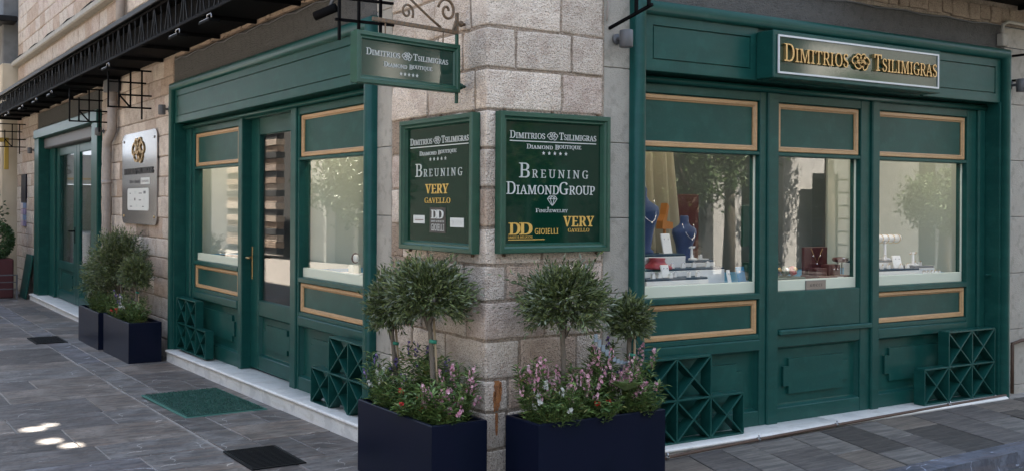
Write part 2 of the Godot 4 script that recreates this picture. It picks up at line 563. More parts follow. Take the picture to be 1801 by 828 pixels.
# ---------------------------------------------------------------- ground
func gy(x: float, z: float) -> float:
	var y := 0.0
	if z < -0.8:
		y -= 0.13 * (1.0 - exp((z + 0.8) / 6.0))
	if x > 0.0:
		y += 0.095 * (1.0 - exp(-x / 2.0))
	return y

# one paving stone: corners (x, z) in order, slightly bevelled, laid on the fall of the ground
func slab(parent: Node3D, called: String, pts: Array, mat: Material, lift: float, thick := 0.05, turn := 0.0) -> void:
	var c := Vector2.ZERO
	for p in pts:
		c += p
	c /= pts.size()
	var y0 := gy(c.x, c.y)
	var st := begin()
	var top := []
	var rim := []
	var low := []
	for p in pts:
		var q: Vector2 = (p - c).rotated(turn)
		var y: float = gy(p.x, p.y) - y0 + lift
		var e := q.normalized() * 0.006
		top.append(Vector3(q.x - e.x, y, q.y - e.y))
		rim.append(Vector3(q.x, y - 0.004, q.y))
		low.append(Vector3(q.x, y - thick, q.y))
	var n := pts.size()
	for k in range(1, n - 1):
		tri(st, top[0], top[k], top[k + 1])
	for k in n:
		var j := (k + 1) % n
		quad(st, top[k], rim[k], rim[j], top[j])
		quad(st, rim[k], low[k], low[j], rim[j])
	var o := put(parent, called, st, mat, Vector3(c.x, y0, c.y) - parent.position)
	o.rotation.y = turn

func build_ground() -> void:
	var pav := structure("pavement")
	var st := begin(true)
	var xs := [-60.0, -30.0, -12.0, -6.0, -4.0, -3.0, -2.0, -1.0, 0.0, 0.5, 1.0, 2.0, 3.0, 5.0, 8.0, 14.0, 30.0, 60.0]
	var zs := [-60.0, -40.0, -24.0, -18.0, -14.0, -10.0, -7.0, -5.0, -3.5, -2.0, -1.0, 0.0, 0.5, 0.93]
	for i in xs.size() - 1:
		for j in zs.size() - 1:
			var p := []
			for d in [[0, 0], [1, 0], [1, 1], [0, 1]]:
				var x: float = xs[i + d[0]]
				var z: float = zs[j + d[1]]
				p.append(Vector3(x, gy(x, z) - 0.007, z))
			quad(st, p[0], p[1], p[2], p[3])
	put(pav, "bedding", st, M.grout)
	rng.seed = 5
	# strip beside the left facade
	var z := 0.6
	while z > -16.0:
		var len := rng.randf_range(0.3, 0.62)
		if rng.randf() < 0.35:
			var s := rng.randf_range(-0.5, -0.28)
			slab(pav, "paving_slab", [Vector2(s + 0.004, z), Vector2(0.0, z), Vector2(0.0, z - len + 0.008), Vector2(s + 0.004, z - len + 0.008)], M["pave%d" % [0, 2, 2, 1][rng.randi() % 4]], rng.randf_range(-0.002, 0.002))
			slab(pav, "paving_slab", [Vector2(-0.69, z), Vector2(s - 0.004, z), Vector2(s - 0.004, z - len + 0.008), Vector2(-0.69, z - len + 0.008)], M["pave%d" % [0, 2, 2, 1][rng.randi() % 4]], rng.randf_range(-0.002, 0.002))
		else:
			slab(pav, "paving_slab", [Vector2(-0.69, z), Vector2(0.0, z), Vector2(0.0, z - len + 0.008), Vector2(-0.69, z - len + 0.008)], M["pave%d" % [0, 2, 2, 1, 0][rng.randi() % 5]], rng.randf_range(-0.002, 0.002))
		z -= len
	# border course of long slabs
	z = 0.9
	while z > -16.0:
		var len := rng.randf_range(0.75, 1.25)
		slab(pav, "paving_slab", [Vector2(-0.948, z), Vector2(-0.704, z), Vector2(-0.704, z - len + 0.011), Vector2(-0.948, z - len + 0.011)], M["pave%d" % [3, 3, 1, 0][rng.randi() % 4]], rng.randf_range(-0.001, 0.002))
		z -= len
	# field: courses across the street
	z = 1.0
	while z > -15.0:
		var wide := rng.randf_range(0.4, 0.72)
		var x := -0.961 - rng.randf() * 0.02
		var first := rng.randf_range(0.35, 1.1)
		while x > -2.9:
			var len := first if first > 0 else rng.randf_range(0.7, 1.4)
			first = 0.0
			slab(pav, "paving_slab", [Vector2(x - len + 0.006, z), Vector2(x, z), Vector2(x, z - wide + 0.006), Vector2(x - len + 0.006, z - wide + 0.006)], M["pave%d" % [0, 1, 2, 3, 0, 2, 4][rng.randi() % 7]], rng.randf_range(-0.002, 0.002))
			x -= len
		z -= wide
	# right pavement: long boards of stone running slantwise from the step to the kerb
	var x := -0.2
	var sl := -0.36
	while x < 7.6:
		var wide := rng.randf_range(0.2, 0.42)
		var zz := 0.105
		while zz < 0.9:
			var ze := minf(0.925, zz + rng.randf_range(0.22, 0.7))
			if 0.925 - ze < 0.16:
				ze = 0.925
			var a := zz + 0.003
			var b := ze - 0.003
			var kind: int = [0, 1, 2, 3, 4, 3, 0][rng.randi() % 7]
			slab(pav, "paving_board", [Vector2(x + sl * a, a), Vector2(x + wide - 0.006 + sl * a, a), Vector2(x + wide - 0.006 + sl * b, b), Vector2(x + sl * b, b)], M["plank%d" % kind], rng.randf_range(-0.003, 0.003), 0.05)
			zz = ze
		x += wide
	x = -0.6
	while x < 8.0:
		var len := rng.randf_range(0.7, 1.1)
		slab(pav, "kerb_stone", [Vector2(x, 0.935), Vector2(x + len - 0.008, 0.935), Vector2(x + len - 0.008, 1.075), Vector2(x, 1.075)], M.blue_kerb, 0.004, 0.2)
		x += len
	# street in front of the right facade
	var rd := structure("road")
	st = begin(true)
	var rx := [-60.0, -10.0, -0.62, 0.0, 1.0, 2.0, 3.0, 5.0, 8.0, 14.0, 30.0, 60.0]
	for i in rx.size() - 1:
		var a: float = gy(rx[i], 2.0) - 0.1
		var b: float = gy(rx[i + 1], 2.0) - 0.1
		if rx[i] < -0.65:
			a = -0.016
		if rx[i + 1] < -0.5:
			b = -0.016
		quad(st, Vector3(rx[i], a, 0.93), Vector3(rx[i + 1], b, 0.93), Vector3(rx[i + 1], b, 40), Vector3(rx[i], a, 40))
	put(rd, "asphalt_sheet", st, M.asphalt)

# ---------------------------------------------------------------- building
# rows of stones on one facade; holes are Rect2 (u, y, du, dy) kept free
func stones(parent: Node3D, side: int, u0: float, u1: float, rows: Array, wmin: float, wmax: float, holes: Array, depth := 0.07) -> void:
	for r in rows.size() - 1:
		var ya: float = rows[r]
		var yb: float = rows[r + 1]
		var u := u0
		while u < u1 - 0.02:
			var e := u + rng.randf_range(wmin, wmax)
			if u1 - e < wmin * 0.6:
				e = u1
			var skip := false
			for h in holes:
				if h.intersects(Rect2(u, ya, e - u, yb - ya)):
					skip = true
			if not skip:
				stone(parent, side, u, e, ya, yb, depth)
			u = e

var heap: Array = []   # stones too small or too many to pick apart are gathered here

func stone(parent: Node3D, side: int, u: float, e: float, ya: float, yb: float, depth := 0.07, kind := -1) -> void:
	var g := rng.randf_range(0.005, 0.009)
	var sz := Vector3(e - u - g * 2, yb - ya - g * 2, depth)
	if sz.x < 0.03:
		return
	var mesh := rough_block(sz, 0.011, 0.006, rng.randi() % 100000)
	var proud := rng.randf_range(-0.003, 0.007)
	var uc := (u + e) * 0.5
	var yc := (ya + yb) * 0.5
	var k: int = kind if kind >= 0 else [0, 0, 1, 2, 3, 4, 0, 2][rng.randi() % 8]
	var at := Vector3(uc, yc, proud - depth * 0.5 + 0.004) if side == 1 else Vector3(-(proud - depth * 0.5 + 0.004), yc, uc)
	if not heap.is_empty():
		heap[k % heap.size()].append_from(mesh, 0, Transform3D(Basis(Vector3.UP, -PI / 2 if side == 0 else 0.0), at))
		return
	var o := mi(parent, "stone_block", mesh, M["stone%d" % k], at)
	if side == 0:
		o.rotation.y = -PI / 2

func build_building() -> void:
	var b := thing("corner_building", "pale stone corner building behind the two green shopfronts", "building")
	rng.seed = 21
	# mortared cores behind the stones
	bx(b, "mortar_core", M.mortar, Vector3(0.003, -0.4, -1.06), Vector3(0.86, 3.4, -0.003), 0.0)
	bx(b, "mortar_core", M.mortar, Vector3(0.004, -0.4, -8.83), Vector3(0.3, 3.15, -5.7), 0.0)
	bx(b, "mortar_core", M.mortar, Vector3(0.004, -0.4, -15.6), Vector3(0.3, 3.15, -13.45), 0.0)
	bx(b, "upper_wall", M.mortar, Vector3(0.007, 3.15, -15.6), Vector3(0.4, 8.0, -1.06), 0.0)
	bx(b, "upper_wall", M.stucco, Vector3(0.86, 3.4, -0.4), Vector3(9.0, 8.0, -0.01), 0.0)
	bx(b, "upper_wall", M.mortar, Vector3(0.012, 3.4, -1.06), Vector3(0.86, 8.0, -0.012), 0.0)
	bx(b, "roof_slab", M.plaster, Vector3(-0.1, 8.0, -15.7), Vector3(9.0, 8.15, 0.1), 0.0)
	bx(b, "side_wall", M.plaster, Vector3(8.8, -0.3, -15.6), Vector3(9.0, 8.0, -0.4), 0.0)
	bx(b, "rear_wall", M.plaster, Vector3(0.4, -0.3, -15.6), Vector3(8.8, 8.0, -15.4), 0.0)
	bx(b, "floor_slab", M.dark_room, Vector3(0.3, -0.3, -15.4), Vector3(8.8, 0.0, -0.3), 0.0)
	# pier: quoins that turn the corner, then the rest of each course
	var rows := [-0.25, 0.004, 0.22, 0.431, 0.612, 0.832, 1.051, 1.255, 1.468, 1.691, 1.913, 2.13, 2.365, 2.597, 2.835, 3.06]
	var left_len := [0.2, 0.1, 0.17, 0.26, 0.41, 0.19, 0.22, 0.3, 0.16, 0.34, 0.18, 0.12, 0.24, 0.16, 0.3]
	var right_len := [0.16, 0.28, 0.15, 0.16, 0.24, 0.42, 0.14, 0.4, 0.2, 0.3, 0.22, 0.54, 0.2, 0.53, 0.24]
	for r in rows.size() - 1:
		var ya: float = rows[r]
		var yb: float = rows[r + 1]
		var l: float = left_len[r]
		var q: float = right_len[r]
		var sz := Vector3(q - 0.006, yb - ya - 0.015, l - 0.007)
		mi(b, "corner_stone", rough_block(sz, 0.01, 0.007, 300 + r, true), M["stone%d" % [2, 0, 0, 2, 0, 3, 0, 2, 1, 0, 2, 2, 0, 2, 0][r]], Vector3(sz.x * 0.5 - 0.004, (ya + yb) * 0.5, -sz.z * 0.5 + 0.004))
		# left face
		var u := -l
		while u > -1.05:
			var w := rng.randf_range(0.24, 0.5)
			var e := maxf(-1.055, u - w)
			if e + 1.055 < 0.1:
				e = -1.055
			stone(b, 0, e, u, ya, yb, 0.07)
			u = e
		u = q
		while u < 0.845:
			var w := rng.randf_range(0.24, 0.5)
			var e := minf(0.85, u + w)
			if 0.85 - e < 0.1:
				e = 0.85
			stone(b, 1, u, e, ya, yb, 0.07, [0, 2, 0, 2, 1, 3][rng.randi() % 6])
			u = e
	# long stone wall between the shops and beyond the far one
	var lr := [-0.32, -0.1, 0.12, 0.33, 0.56, 0.77, 0.99, 1.2, 1.43, 1.66, 1.88, 2.1, 2.33, 2.54, 2.77, 2.96, 3.15]
	stones(b, 0, -8.82, -5.71, lr, 0.28, 0.56, [])
	stones(b, 0, -9.0, -1.1, [3.2, 3.42, 3.66, 3.92, 4.17], 0.3, 0.55, [])
	heap = [SurfaceTool.new(), SurfaceTool.new(), SurfaceTool.new()]
	stones(b, 0, -15.55, -13.5, lr, 0.4, 0.75, [])
	stones(b, 0, -15.5, -9.0, [3.16, 3.42, 3.66, 3.92, 4.17], 0.3, 0.55, [])
	stones(b, 0, -15.5, -0.05, [4.36, 4.6, 4.84, 5.1, 5.35, 5.6, 5.85, 6.1, 6.35], 0.34, 0.62, [])
	stones(b, 0, -1.1, -0.05, [3.08, 3.3, 3.55, 3.8, 4.05, 4.3], 0.3, 0.5, [])
	stones(b, 1, 0.03, 0.85, [3.08, 3.3, 3.55, 3.8, 4.05, 4.3, 4.6, 4.84, 5.1, 5.35], 0.25, 0.42, [])
	for k in 3:
		var hm := mi(b, "small_stones", heap[k].commit(), M["stone%d" % [0, 1, 3][k]])
		hm.set_meta("kind", "stuff")
	heap = []
	bx(b, "ledge", M.plaster, Vector3(-0.12, 4.2, -15.6), Vector3(0.1, 4.3, -4.0), 0.02)
	# plaster piers scored into courses
	for s in [[1, 0.862, 1.075], [1, 5.085, 8.9], [0, -1.275, -1.067]]:
		var yy := -0.3
		while yy < 2.9:
			var ye := minf(yy + 0.455, 3.05)
			var at := Vector3(s[1], yy, -0.3) if s[0] == 1 else Vector3(0.004, yy, s[1])
			var to := Vector3(s[2], ye - 0.003, -0.004) if s[0] == 1 else Vector3(0.3, ye - 0.003, s[2])
			bx(b, "plaster_panel", M.plaster, at, to, 0.004)
			yy = ye
	# stucco over the shop openings, with a ragged strip of rubble under the canopy
	bx(b, "stucco_lintel", M.stucco, Vector3(1.078, 2.79, -0.3), Vector3(8.9, 3.06, -0.006), 0.01)
	bx(b, "stucco_lintel", M.stucco, Vector3(0.006, 2.79, -5.705), Vector3(0.3, 3.13, -1.278), 0.01)
	bx(b, "stucco_lintel", M.stucco, Vector3(0.006, 2.84, -13.48), Vector3(0.3, 3.13, -8.84), 0.01)
	var u := 0.87
	while u < 6.2:
		var e := u + rng.randf_range(0.1, 0.26)
		stone(b, 1, u, e, 3.06 + rng.randf_range(0, 0.02), 3.2, 0.07, 4)
		u = e
	bx(b, "mortar_core", M.mortar, Vector3(0.87, 3.05, -0.3), Vector3(9.0, 3.4, -0.014), 0.0)
	u = -5.6
	while u < -1.1:
		var e := u + rng.randf_range(0.1, 0.3)
		stone(b, 0, u, e, 3.13 + rng.randf_range(0, 0.02), 3.2, 0.07, 4)
		u = e
	# rust run below a joint on the corner stone
	var st := begin()
	for run in [[0.078, 0.607, 0.44, 0.026], [0.06, 0.55, 0.435, 0.009], [0.098, 0.6, 0.49, 0.01], [0.075, 0.425, 0.3, 0.008]]:
		st = begin()
		var edge := PackedVector2Array()
		for side in [1.0, -1.0]:
			for k in 13:
				var f := k / 12.0 if side > 0 else 1.0 - k / 12.0
				edge.append(Vector2(run[0] + side * run[3] * (0.25 + 0.75 * sin(PI * (0.18 + 0.8 * f))) * rng.randf_range(0.55, 1.1), lerpf(run[1], run[2], f)))
		extrude(st, edge, 0.002, 0.0112)
		put(b, "rust_stain", st, M.rust_stain)
	# roof terrace screen with small openings; the sun comes through them on to the paving
	terrace(b)

var sun_to := Vector3(0.15, 0.8, -0.58)

func terrace(b: Node3D) -> void:
	# openings lie where the sun's rays to the bright patches on the paving cross the wall
	var spots := []
	rng.seed = 515
	for c in [[-1.93, -2.86, 0.1, 0.14], [-1.8, -2.95, 0.07, 0.09], [-1.58, -2.95, 0.1, 0.12], [-1.9, -2.4, 0.11, 0.12], [-1.8, -2.2, 0.1, 0.12], [-1.52, -2.36, 0.13, 0.1], [-1.48, -2.2, 0.08, 0.06], [-1.72, -5.95, 0.16, 0.12]]:
		spots.append(c)
	var wins := []
	for s in spots:
		var t: float = -s[0] / sun_to.x
		var y: float = t * sun_to.y - 0.03
		var z: float = s[1] + t * sun_to.z
		wins.append([z, y, s[2] * 0.81, s[3] * 6.59])
	var wall := CSGCombiner3D.new()
	wall.name = "terrace_wall"
	b.add_child(wall, true)
	var body := CSGBox3D.new()
	body.name = "body"
	body.size = Vector3(0.06, 14.0, 15.6)
	body.position = Vector3(0.0, 15.0, -7.8)
	body.material = M.plaster
	wall.add_child(body)
	for w in wins:
		var h := CSGBox3D.new()
		h.name = "opening"
		h.operation = CSGShape3D.OPERATION_SUBTRACTION
		h.size = Vector3(0.3, w[3] + 0.25, w[2])
		h.rotation.x = -atan(sun_to.z / -sun_to.y)
		h.position = Vector3(0.0, w[1], w[0])
		h.material = M.plaster
		wall.add_child(h)

# ---------------------------------------------------------------- shopfronts
func gold_rect(parent: Node3D, x0: float, x1: float, y0: float, y1: float, z: float) -> void:
	var st := begin()
	sweep(st, rect(x0, x1, y0, y1), [Vector2(0, z - 0.004), Vector2(0, z + 0.014), Vector2(0.004, z + 0.018), Vector2(0.024, z + 0.018), Vector2(0.03, z + 0.01), Vector2(0.036, z + 0.008), Vector2(0.036, z - 0.004)])
	put(parent, "gold_moulding", st, M.gold_wood)

# recessed lower panel with a notched plaque
func low_panel(parent: Node3D, x0: float, x1: float, y0: float, y1: float, z: float) -> void:
	var st := begin()
	sweep(st, rect(x0, x1, y0, y1), [Vector2(-0.004, z + 0.03), Vector2(0.0, z + 0.03), Vector2(0.012, z + 0.002), Vector2(0.02, z)])
	quad(st, Vector3(x0, y0, z), Vector3(x0, y1, z), Vector3(x1, y1, z), Vector3(x1, y0, z))
	put(parent, "panel_field", st, M.green)
	var ix := 0.15 * (x1 - x0) + 0.02
	var iy := 0.2 * (y1 - y0)
	var t := 0.055
	var h := (y1 - y0 - 2 * iy) * 0.22
	var a := x0 + ix
	var b := x1 - ix
	var c := y0 + iy
	var d := y1 - iy
	var poly := PackedVector2Array([Vector2(a, c), Vector2(b, c), Vector2(b, c + h), Vector2(b + t, c + h), Vector2(b + t, d - h), Vector2(b, d - h), Vector2(b, d), Vector2(a, d), Vector2(a, d - h), Vector2(a - t, d - h), Vector2(a - t, c + h), Vector2(a, c + h)])
	st = begin()
	extrude(st, poly, z - 0.004, z + 0.018)
	put(parent, "plaque", st, M.green)

# one glazed bay: transom panel, pane, sill, apron and lower panel; a and b are its edges, zf the front of its frame
func bay(shop: Node3D, a: float, b: float, gold_a: float, gold_b: float, zf: float, kind: String) -> void:
	var zp := zf - 0.03
	var zg := zf - 0.05
	var st := begin()
	var c := 0.004
	var g0 := gold_a - 0.012
	var g1 := gold_b + 0.012
	box(st, Vector3(a, 0.03, zg - 0.04), Vector3(g0, 2.375, zf), c)
	box(st, Vector3(g1, 0.03, zg - 0.04), Vector3(b, 2.375, zf), c)
	box(st, Vector3(g0, 2.312, zg - 0.04), Vector3(g1, 2.375, zf - 0.002), c)
	box(st, Vector3(g0, 1.942, zg - 0.04), Vector3(g1, 1.968, zf - 0.002), c)
	if kind == "window":
		box(st, Vector3(g0, 0.962, zg - 0.04), Vector3(g1, 1.003, zf + 0.006), c)
		box(st, Vector3(g0, 0.69, zg - 0.04), Vector3(g1, 0.723, zf - 0.002), c)
		box(st, Vector3(g0, 0.612, zg - 0.04), Vector3(g1, 0.69, zf + 0.012), 0.008)
		box(st, Vector3(g0, 0.03, zg - 0.04), Vector3(g1, 0.2, zf - 0.002), c)
	else:
		box(st, Vector3(g0, 0.742, zg - 0.04), Vector3(g1, 1.003, zf - 0.004), c)
		box(st, Vector3(a + 0.002, 0.705, zg - 0.04), Vector3(b - 0.002, 0.742, zf + 0.03), 0.008)
		box(st, Vector3(g0, 0.62, zg - 0.04), Vector3(g1, 0.705, zf - 0.002), c)
		box(st, Vector3(g0, 0.03, zg - 0.04), Vector3(g1, 0.2, zf - 0.002), c)
	var win := put(shop, "window", st, M.green)
	bx(win, "transom_panel", M.green, Vector3(g0, 1.96, zp - 0.015), Vector3(g1, 2.32, zp), 0.0)
	gold_rect(win, gold_a, gold_b, 1.972, 2.306, zp)
	bx(win, "pane", M.glass, Vector3(g0 - 0.004, 1.06, zg - 0.004), Vector3(g1 + 0.004, 1.95, zg + 0.002), 0.0)
	bx(win, "sill", M.cream, Vector3(g0, 1.003, zg - 0.03), Vector3(g1, 1.078, zg + 0.012), 0.003)
	bx(win, "glazing_bead", M.cream, Vector3(g1 - 0.016, 1.078, zg + 0.0022), Vector3(g1, 1.942, zg + 0.012), 0.002)
	if kind == "window":
		bx(win, "apron_panel", M.green, Vector3(g0, 0.715, zp - 0.015), Vector3(g1, 0.97, zp), 0.0)
		gold_rect(win, gold_a, gold_b, 0.727, 0.957, zp)
	low_panel(win, g0, g1, 0.2, 0.614, zf - 0.045)

# what stands behind the panes: a shallow display room with its own lamp
func display_room(shop: Node3D, a: float, b: float, zf: float, deep: float, back: Material, light: float) -> void:
	var z1 := zf - 0.1
	var z0 := z1 - deep
	var room := bx(shop, "display_back", back, Vector3(a, 0.9, z0 - 0.03), Vector3(b, 2.45, z0), 0.0)
	bx(room, "side_panel", M.cream_wall, Vector3(a - 0.03, 0.9, z0), Vector3(a, 2.45, z1 + 0.005), 0.0)
	bx(room, "side_panel", M.cream_wall, Vector3(b, 0.9, z0), Vector3(b + 0.03, 2.45, z1 + 0.005), 0.0)
	bx(room, "ceiling_panel", M.cream_wall, Vector3(a - 0.03, 2.45, z0), Vector3(b + 0.03, 2.48, z1 + 0.005), 0.0)
	bx(room, "deck", M.blue_cloth, Vector3(a, 0.9, z0), Vector3(b, 1.056, z1 + 0.025), 0.0)
	if light > 0.0:
		var glow := StandardMaterial3D.new()
		glow.albedo_color = Color(0.9, 0.9, 0.88)
		glow.emission_enabled = true
		glow.emission = Color(1.0, 0.95, 0.86)
		glow.emission_energy_multiplier = 0.5
		bx(room, "lamp_strip", glow, Vector3(a + 0.1, 2.41, z1 - 0.3), Vector3(b - 0.1, 2.43, z1 - 0.15), 0.0)
		var al := AreaLight3D.new()
		al.name = "display_light"
		al.area_size = Vector2(b - a - 0.2, 0.15)
		al.light_color = Color(1.0, 0.95, 0.86)
		al.light_energy = light
		al.area_range = 6.0
		al.shadow_enabled = true
		room.add_child(al, true)
		al.position = Vector3((a + b) * 0.5, 2.4, z1 - 0.225)
		al.rotation.x = -PI / 2

const LAMP_E := 0.05

func half_round(r: float, z: float, n := 9) -> Array:
	var p := [Vector2(r, z - 0.06)]
	for k in n:
		var a := PI * k / (n - 1)
		p.append(Vector2(cos(a) * r, z + sin(a) * r))
	p.append(Vector2(-r, z - 0.06))
	return p

# surround: rounded moulding up both sides and over, reveals, fascia
func surround(shop: Node3D, a: float, b: float, r: float, fascia_breaks: Array) -> void:
	var st := begin(true)
	sweep(st, [Vector2(b + r, -0.12), Vector2(b + r, 2.815), Vector2(a - r, 2.815), Vector2(a - r, -0.12)], half_round(r, 0.03), false)
	put(shop, "outer_moulding", st, M.green)
	st = begin()
	box(st, Vector3(a - 0.004, 0.0, -0.2), Vector3(a + 0.018, 2.43, 0.028), 0.003)
	put(shop, "reveal", st, M.green)
	st = begin()
	box(st, Vector3(b - 0.018, 0.0, -0.2), Vector3(b + 0.004, 2.43, 0.028), 0.003)
	put(shop, "reveal", st, M.green)
	var f := begin()
	box(f, Vector3(a, 2.426, -0.16), Vector3(b, 2.79, 0.002), 0.003)
	put(shop, "fascia", f, M.green)
	for k in fascia_breaks:
		var p := begin()
		sweep(p, rect(k[0], k[1], 2.426, 2.782), [Vector2(0.0, 0.0), Vector2(0.0, 0.02), Vector2(0.004, 0.024), Vector2(0.07, 0.024), Vector2(0.073, 0.012), Vector2(0.078, 0.012), Vector2(0.081, 0.022)])
		quad(p, Vector3(k[0] + 0.081, 2.507, 0.022), Vector3(k[0] + 0.081, 2.701, 0.022), Vector3(k[1] - 0.081, 2.701, 0.022), Vector3(k[1] - 0.081, 2.507, 0.022))
		put(shop, "fascia_panel", p, M.green)
	bx(shop, "head_board", M.green, Vector3(a, 2.36, -0.19), Vector3(b, 2.44, -0.163), 0.0)
	# beam under the fascia with a round nose
	var bm := begin(true)
	tube(bm, [Vector3(a + 0.018, 2.392, -0.085), Vector3(b - 0.018, 2.392, -0.085)], 0.022, 12)
	put(shop, "transom_bead", bm, M.green)

func post(shop: Node3D, a: float, b: float, zf: float, deep: float) -> void:
	bx(shop, "post", M.green, Vector3(a, 0.03, zf - deep), Vector3(b, 2.385, zf), 0.008)

func build_right_shop() -> void:
	var s := wall_thing(1, "shopfront", "green wooden shopfront with three display windows on the right-hand facade", "shopfront", 0, 0, 0, "green shopfronts of the boutique")
	surround(s, 1.152, 4.99, 0.043, [[1.16, 2.175], [3.97, 4.985]])
	var zf := -0.105
	bay(s, 1.17, 2.42, 1.262, 2.342, zf, "window")
	post(s, 2.42, 2.53, -0.09, 0.14)
	bay(s, 2.53, 3.54, 2.548, 3.42, zf, "vitrine")
	post(s, 3.54, 3.628, -0.085, 0.14)
	bay(s, 3.628, 4.88, 3.64, 4.745, zf, "window")
	bx(s, "jamb", M.green, Vector3(4.88, 0.03, -0.2), Vector3(4.972, 2.39, -0.08), 0.012)
	# interior
	display_room(s, 1.2, 4.95, zf, 0.95, M.dark_back, LAMP_E * 2.2)
	bx(s, "display_screen", M.cream_wall, Vector3(4.45, 1.057, -1.15), Vector3(4.949, 2.44, -1.13), 0.0)
	# brackets of the bolted-on side shutter
	var hs := begin()
	box(hs, Vector3(4.976, 0.98, -0.06), Vector3(4.984, 1.13, -0.01), 0.002)
	put(s, "hinge_plate", hs, M.green)
	bx(s, "bolt", M.green, Vector3(4.9, 1.05, -0.045), Vector3(4.978, 1.062, -0.03), 0.004)

func build_left_shop() -> void:
	var s := wall_thing(0, "shopfront", "green wooden shopfront with a glazed door between two windows on the left-hand facade", "shopfront", 0, 0, 0, "green shopfronts of the boutique")
	surround(s, -5.6, -1.345, 0.043, [[-5.59, -1.355]])
	var zf := -0.115
	bx(s, "jamb", M.green, Vector3(-5.582, 0.03, -0.22), Vector3(-5.43, 2.39, -0.095), 0.012)
	bay(s, -5.43, -4.06, -5.335, -4.12, zf, "window")
	post(s, -4.06, -3.975, -0.1, 0.14)
	post(s, -2.897, -2.785, -0.1, 0.14)
	bay(s, -2.785, -1.363, -2.74, -1.46, zf, "window")
	# door leaf
	var zd := -0.195
	var st := begin()
	box(st, Vector3(-3.985, 0.09, zd - 0.05), Vector3(-3.79, 2.37, zd), 0.006)
	box(st, Vector3(-3.08, 0.09, zd - 0.05), Vector3(-2.89, 2.37, zd), 0.006)
	box(st, Vector3(-3.79, 2.21, zd - 0.05), Vector3(-3.08, 2.37, zd - 0.002), 0.006)
	box(st, Vector3(-3.79, 0.58, zd - 0.05), Vector3(-3.08, 0.72, zd - 0.002), 0.006)
	box(st, Vector3(-3.79, 0.09, zd - 0.05), Vector3(-3.08, 0.22, zd - 0.002), 0.006)
	var door := put(s, "door", st, M.green)
	bx(door, "pane", M.glass, Vector3(-3.794, 0.715, zd - 0.03), Vector3(-3.076, 2.215, zd - 0.022), 0.0)
	low_panel(door, -3.79, -3.08, 0.22, 0.58, zd - 0.04)
	bx(door, "handle_plate", M.brass, Vector3(-3.955, 0.9, zd), Vector3(-3.925, 1.2, zd + 0.008), 0.003)
	st = begin(true)
	tube(st, [Vector3(-3.94, 1.1, zd), Vector3(-3.94, 1.1, zd + 0.06), Vector3(-3.9, 1.1, zd + 0.075), Vector3(-3.82, 1.1, zd + 0.075)], 0.01, 8)
	put(door, "handle", st, M.brass)
	bx(s, "door_head", M.green, Vector3(-3.985, 2.36, -0.25), Vector3(-2.88, 2.42, -0.12), 0.0)
	display_room(s, -5.5, -4.03, zf, 0.9, M.cream_wall, LAMP_E)
	display_room(s, -2.84, -1.38, zf, 0.9, M.cream_wall, LAMP_E)
	# the shop behind the door
	var rm := bx(s, "shop_room", M.dark_back, Vector3(-4.0, 0.0, -3.0), Vector3(-2.86, 2.6, -2.95), 0.0)
	bx(rm, "side_panel", M.dark_back, Vector3(-3.998, 0.0, -2.95), Vector3(-3.99, 2.6, -0.26), 0.0)
	bx(rm, "side_panel", M.dark_back, Vector3(-2.882, 0.0, -2.95), Vector3(-2.872, 2.6, -0.26), 0.0)
	bx(rm, "ceiling_panel", M.white_wall, Vector3(-4.0, 2.6, -3.0), Vector3(-2.86, 2.63, -0.26), 0.0)
	bx(rm, "floor", M.dark_room, Vector3(-4.0, 0.0, -2.95), Vector3(-2.86, 0.08, -0.25), 0.0)

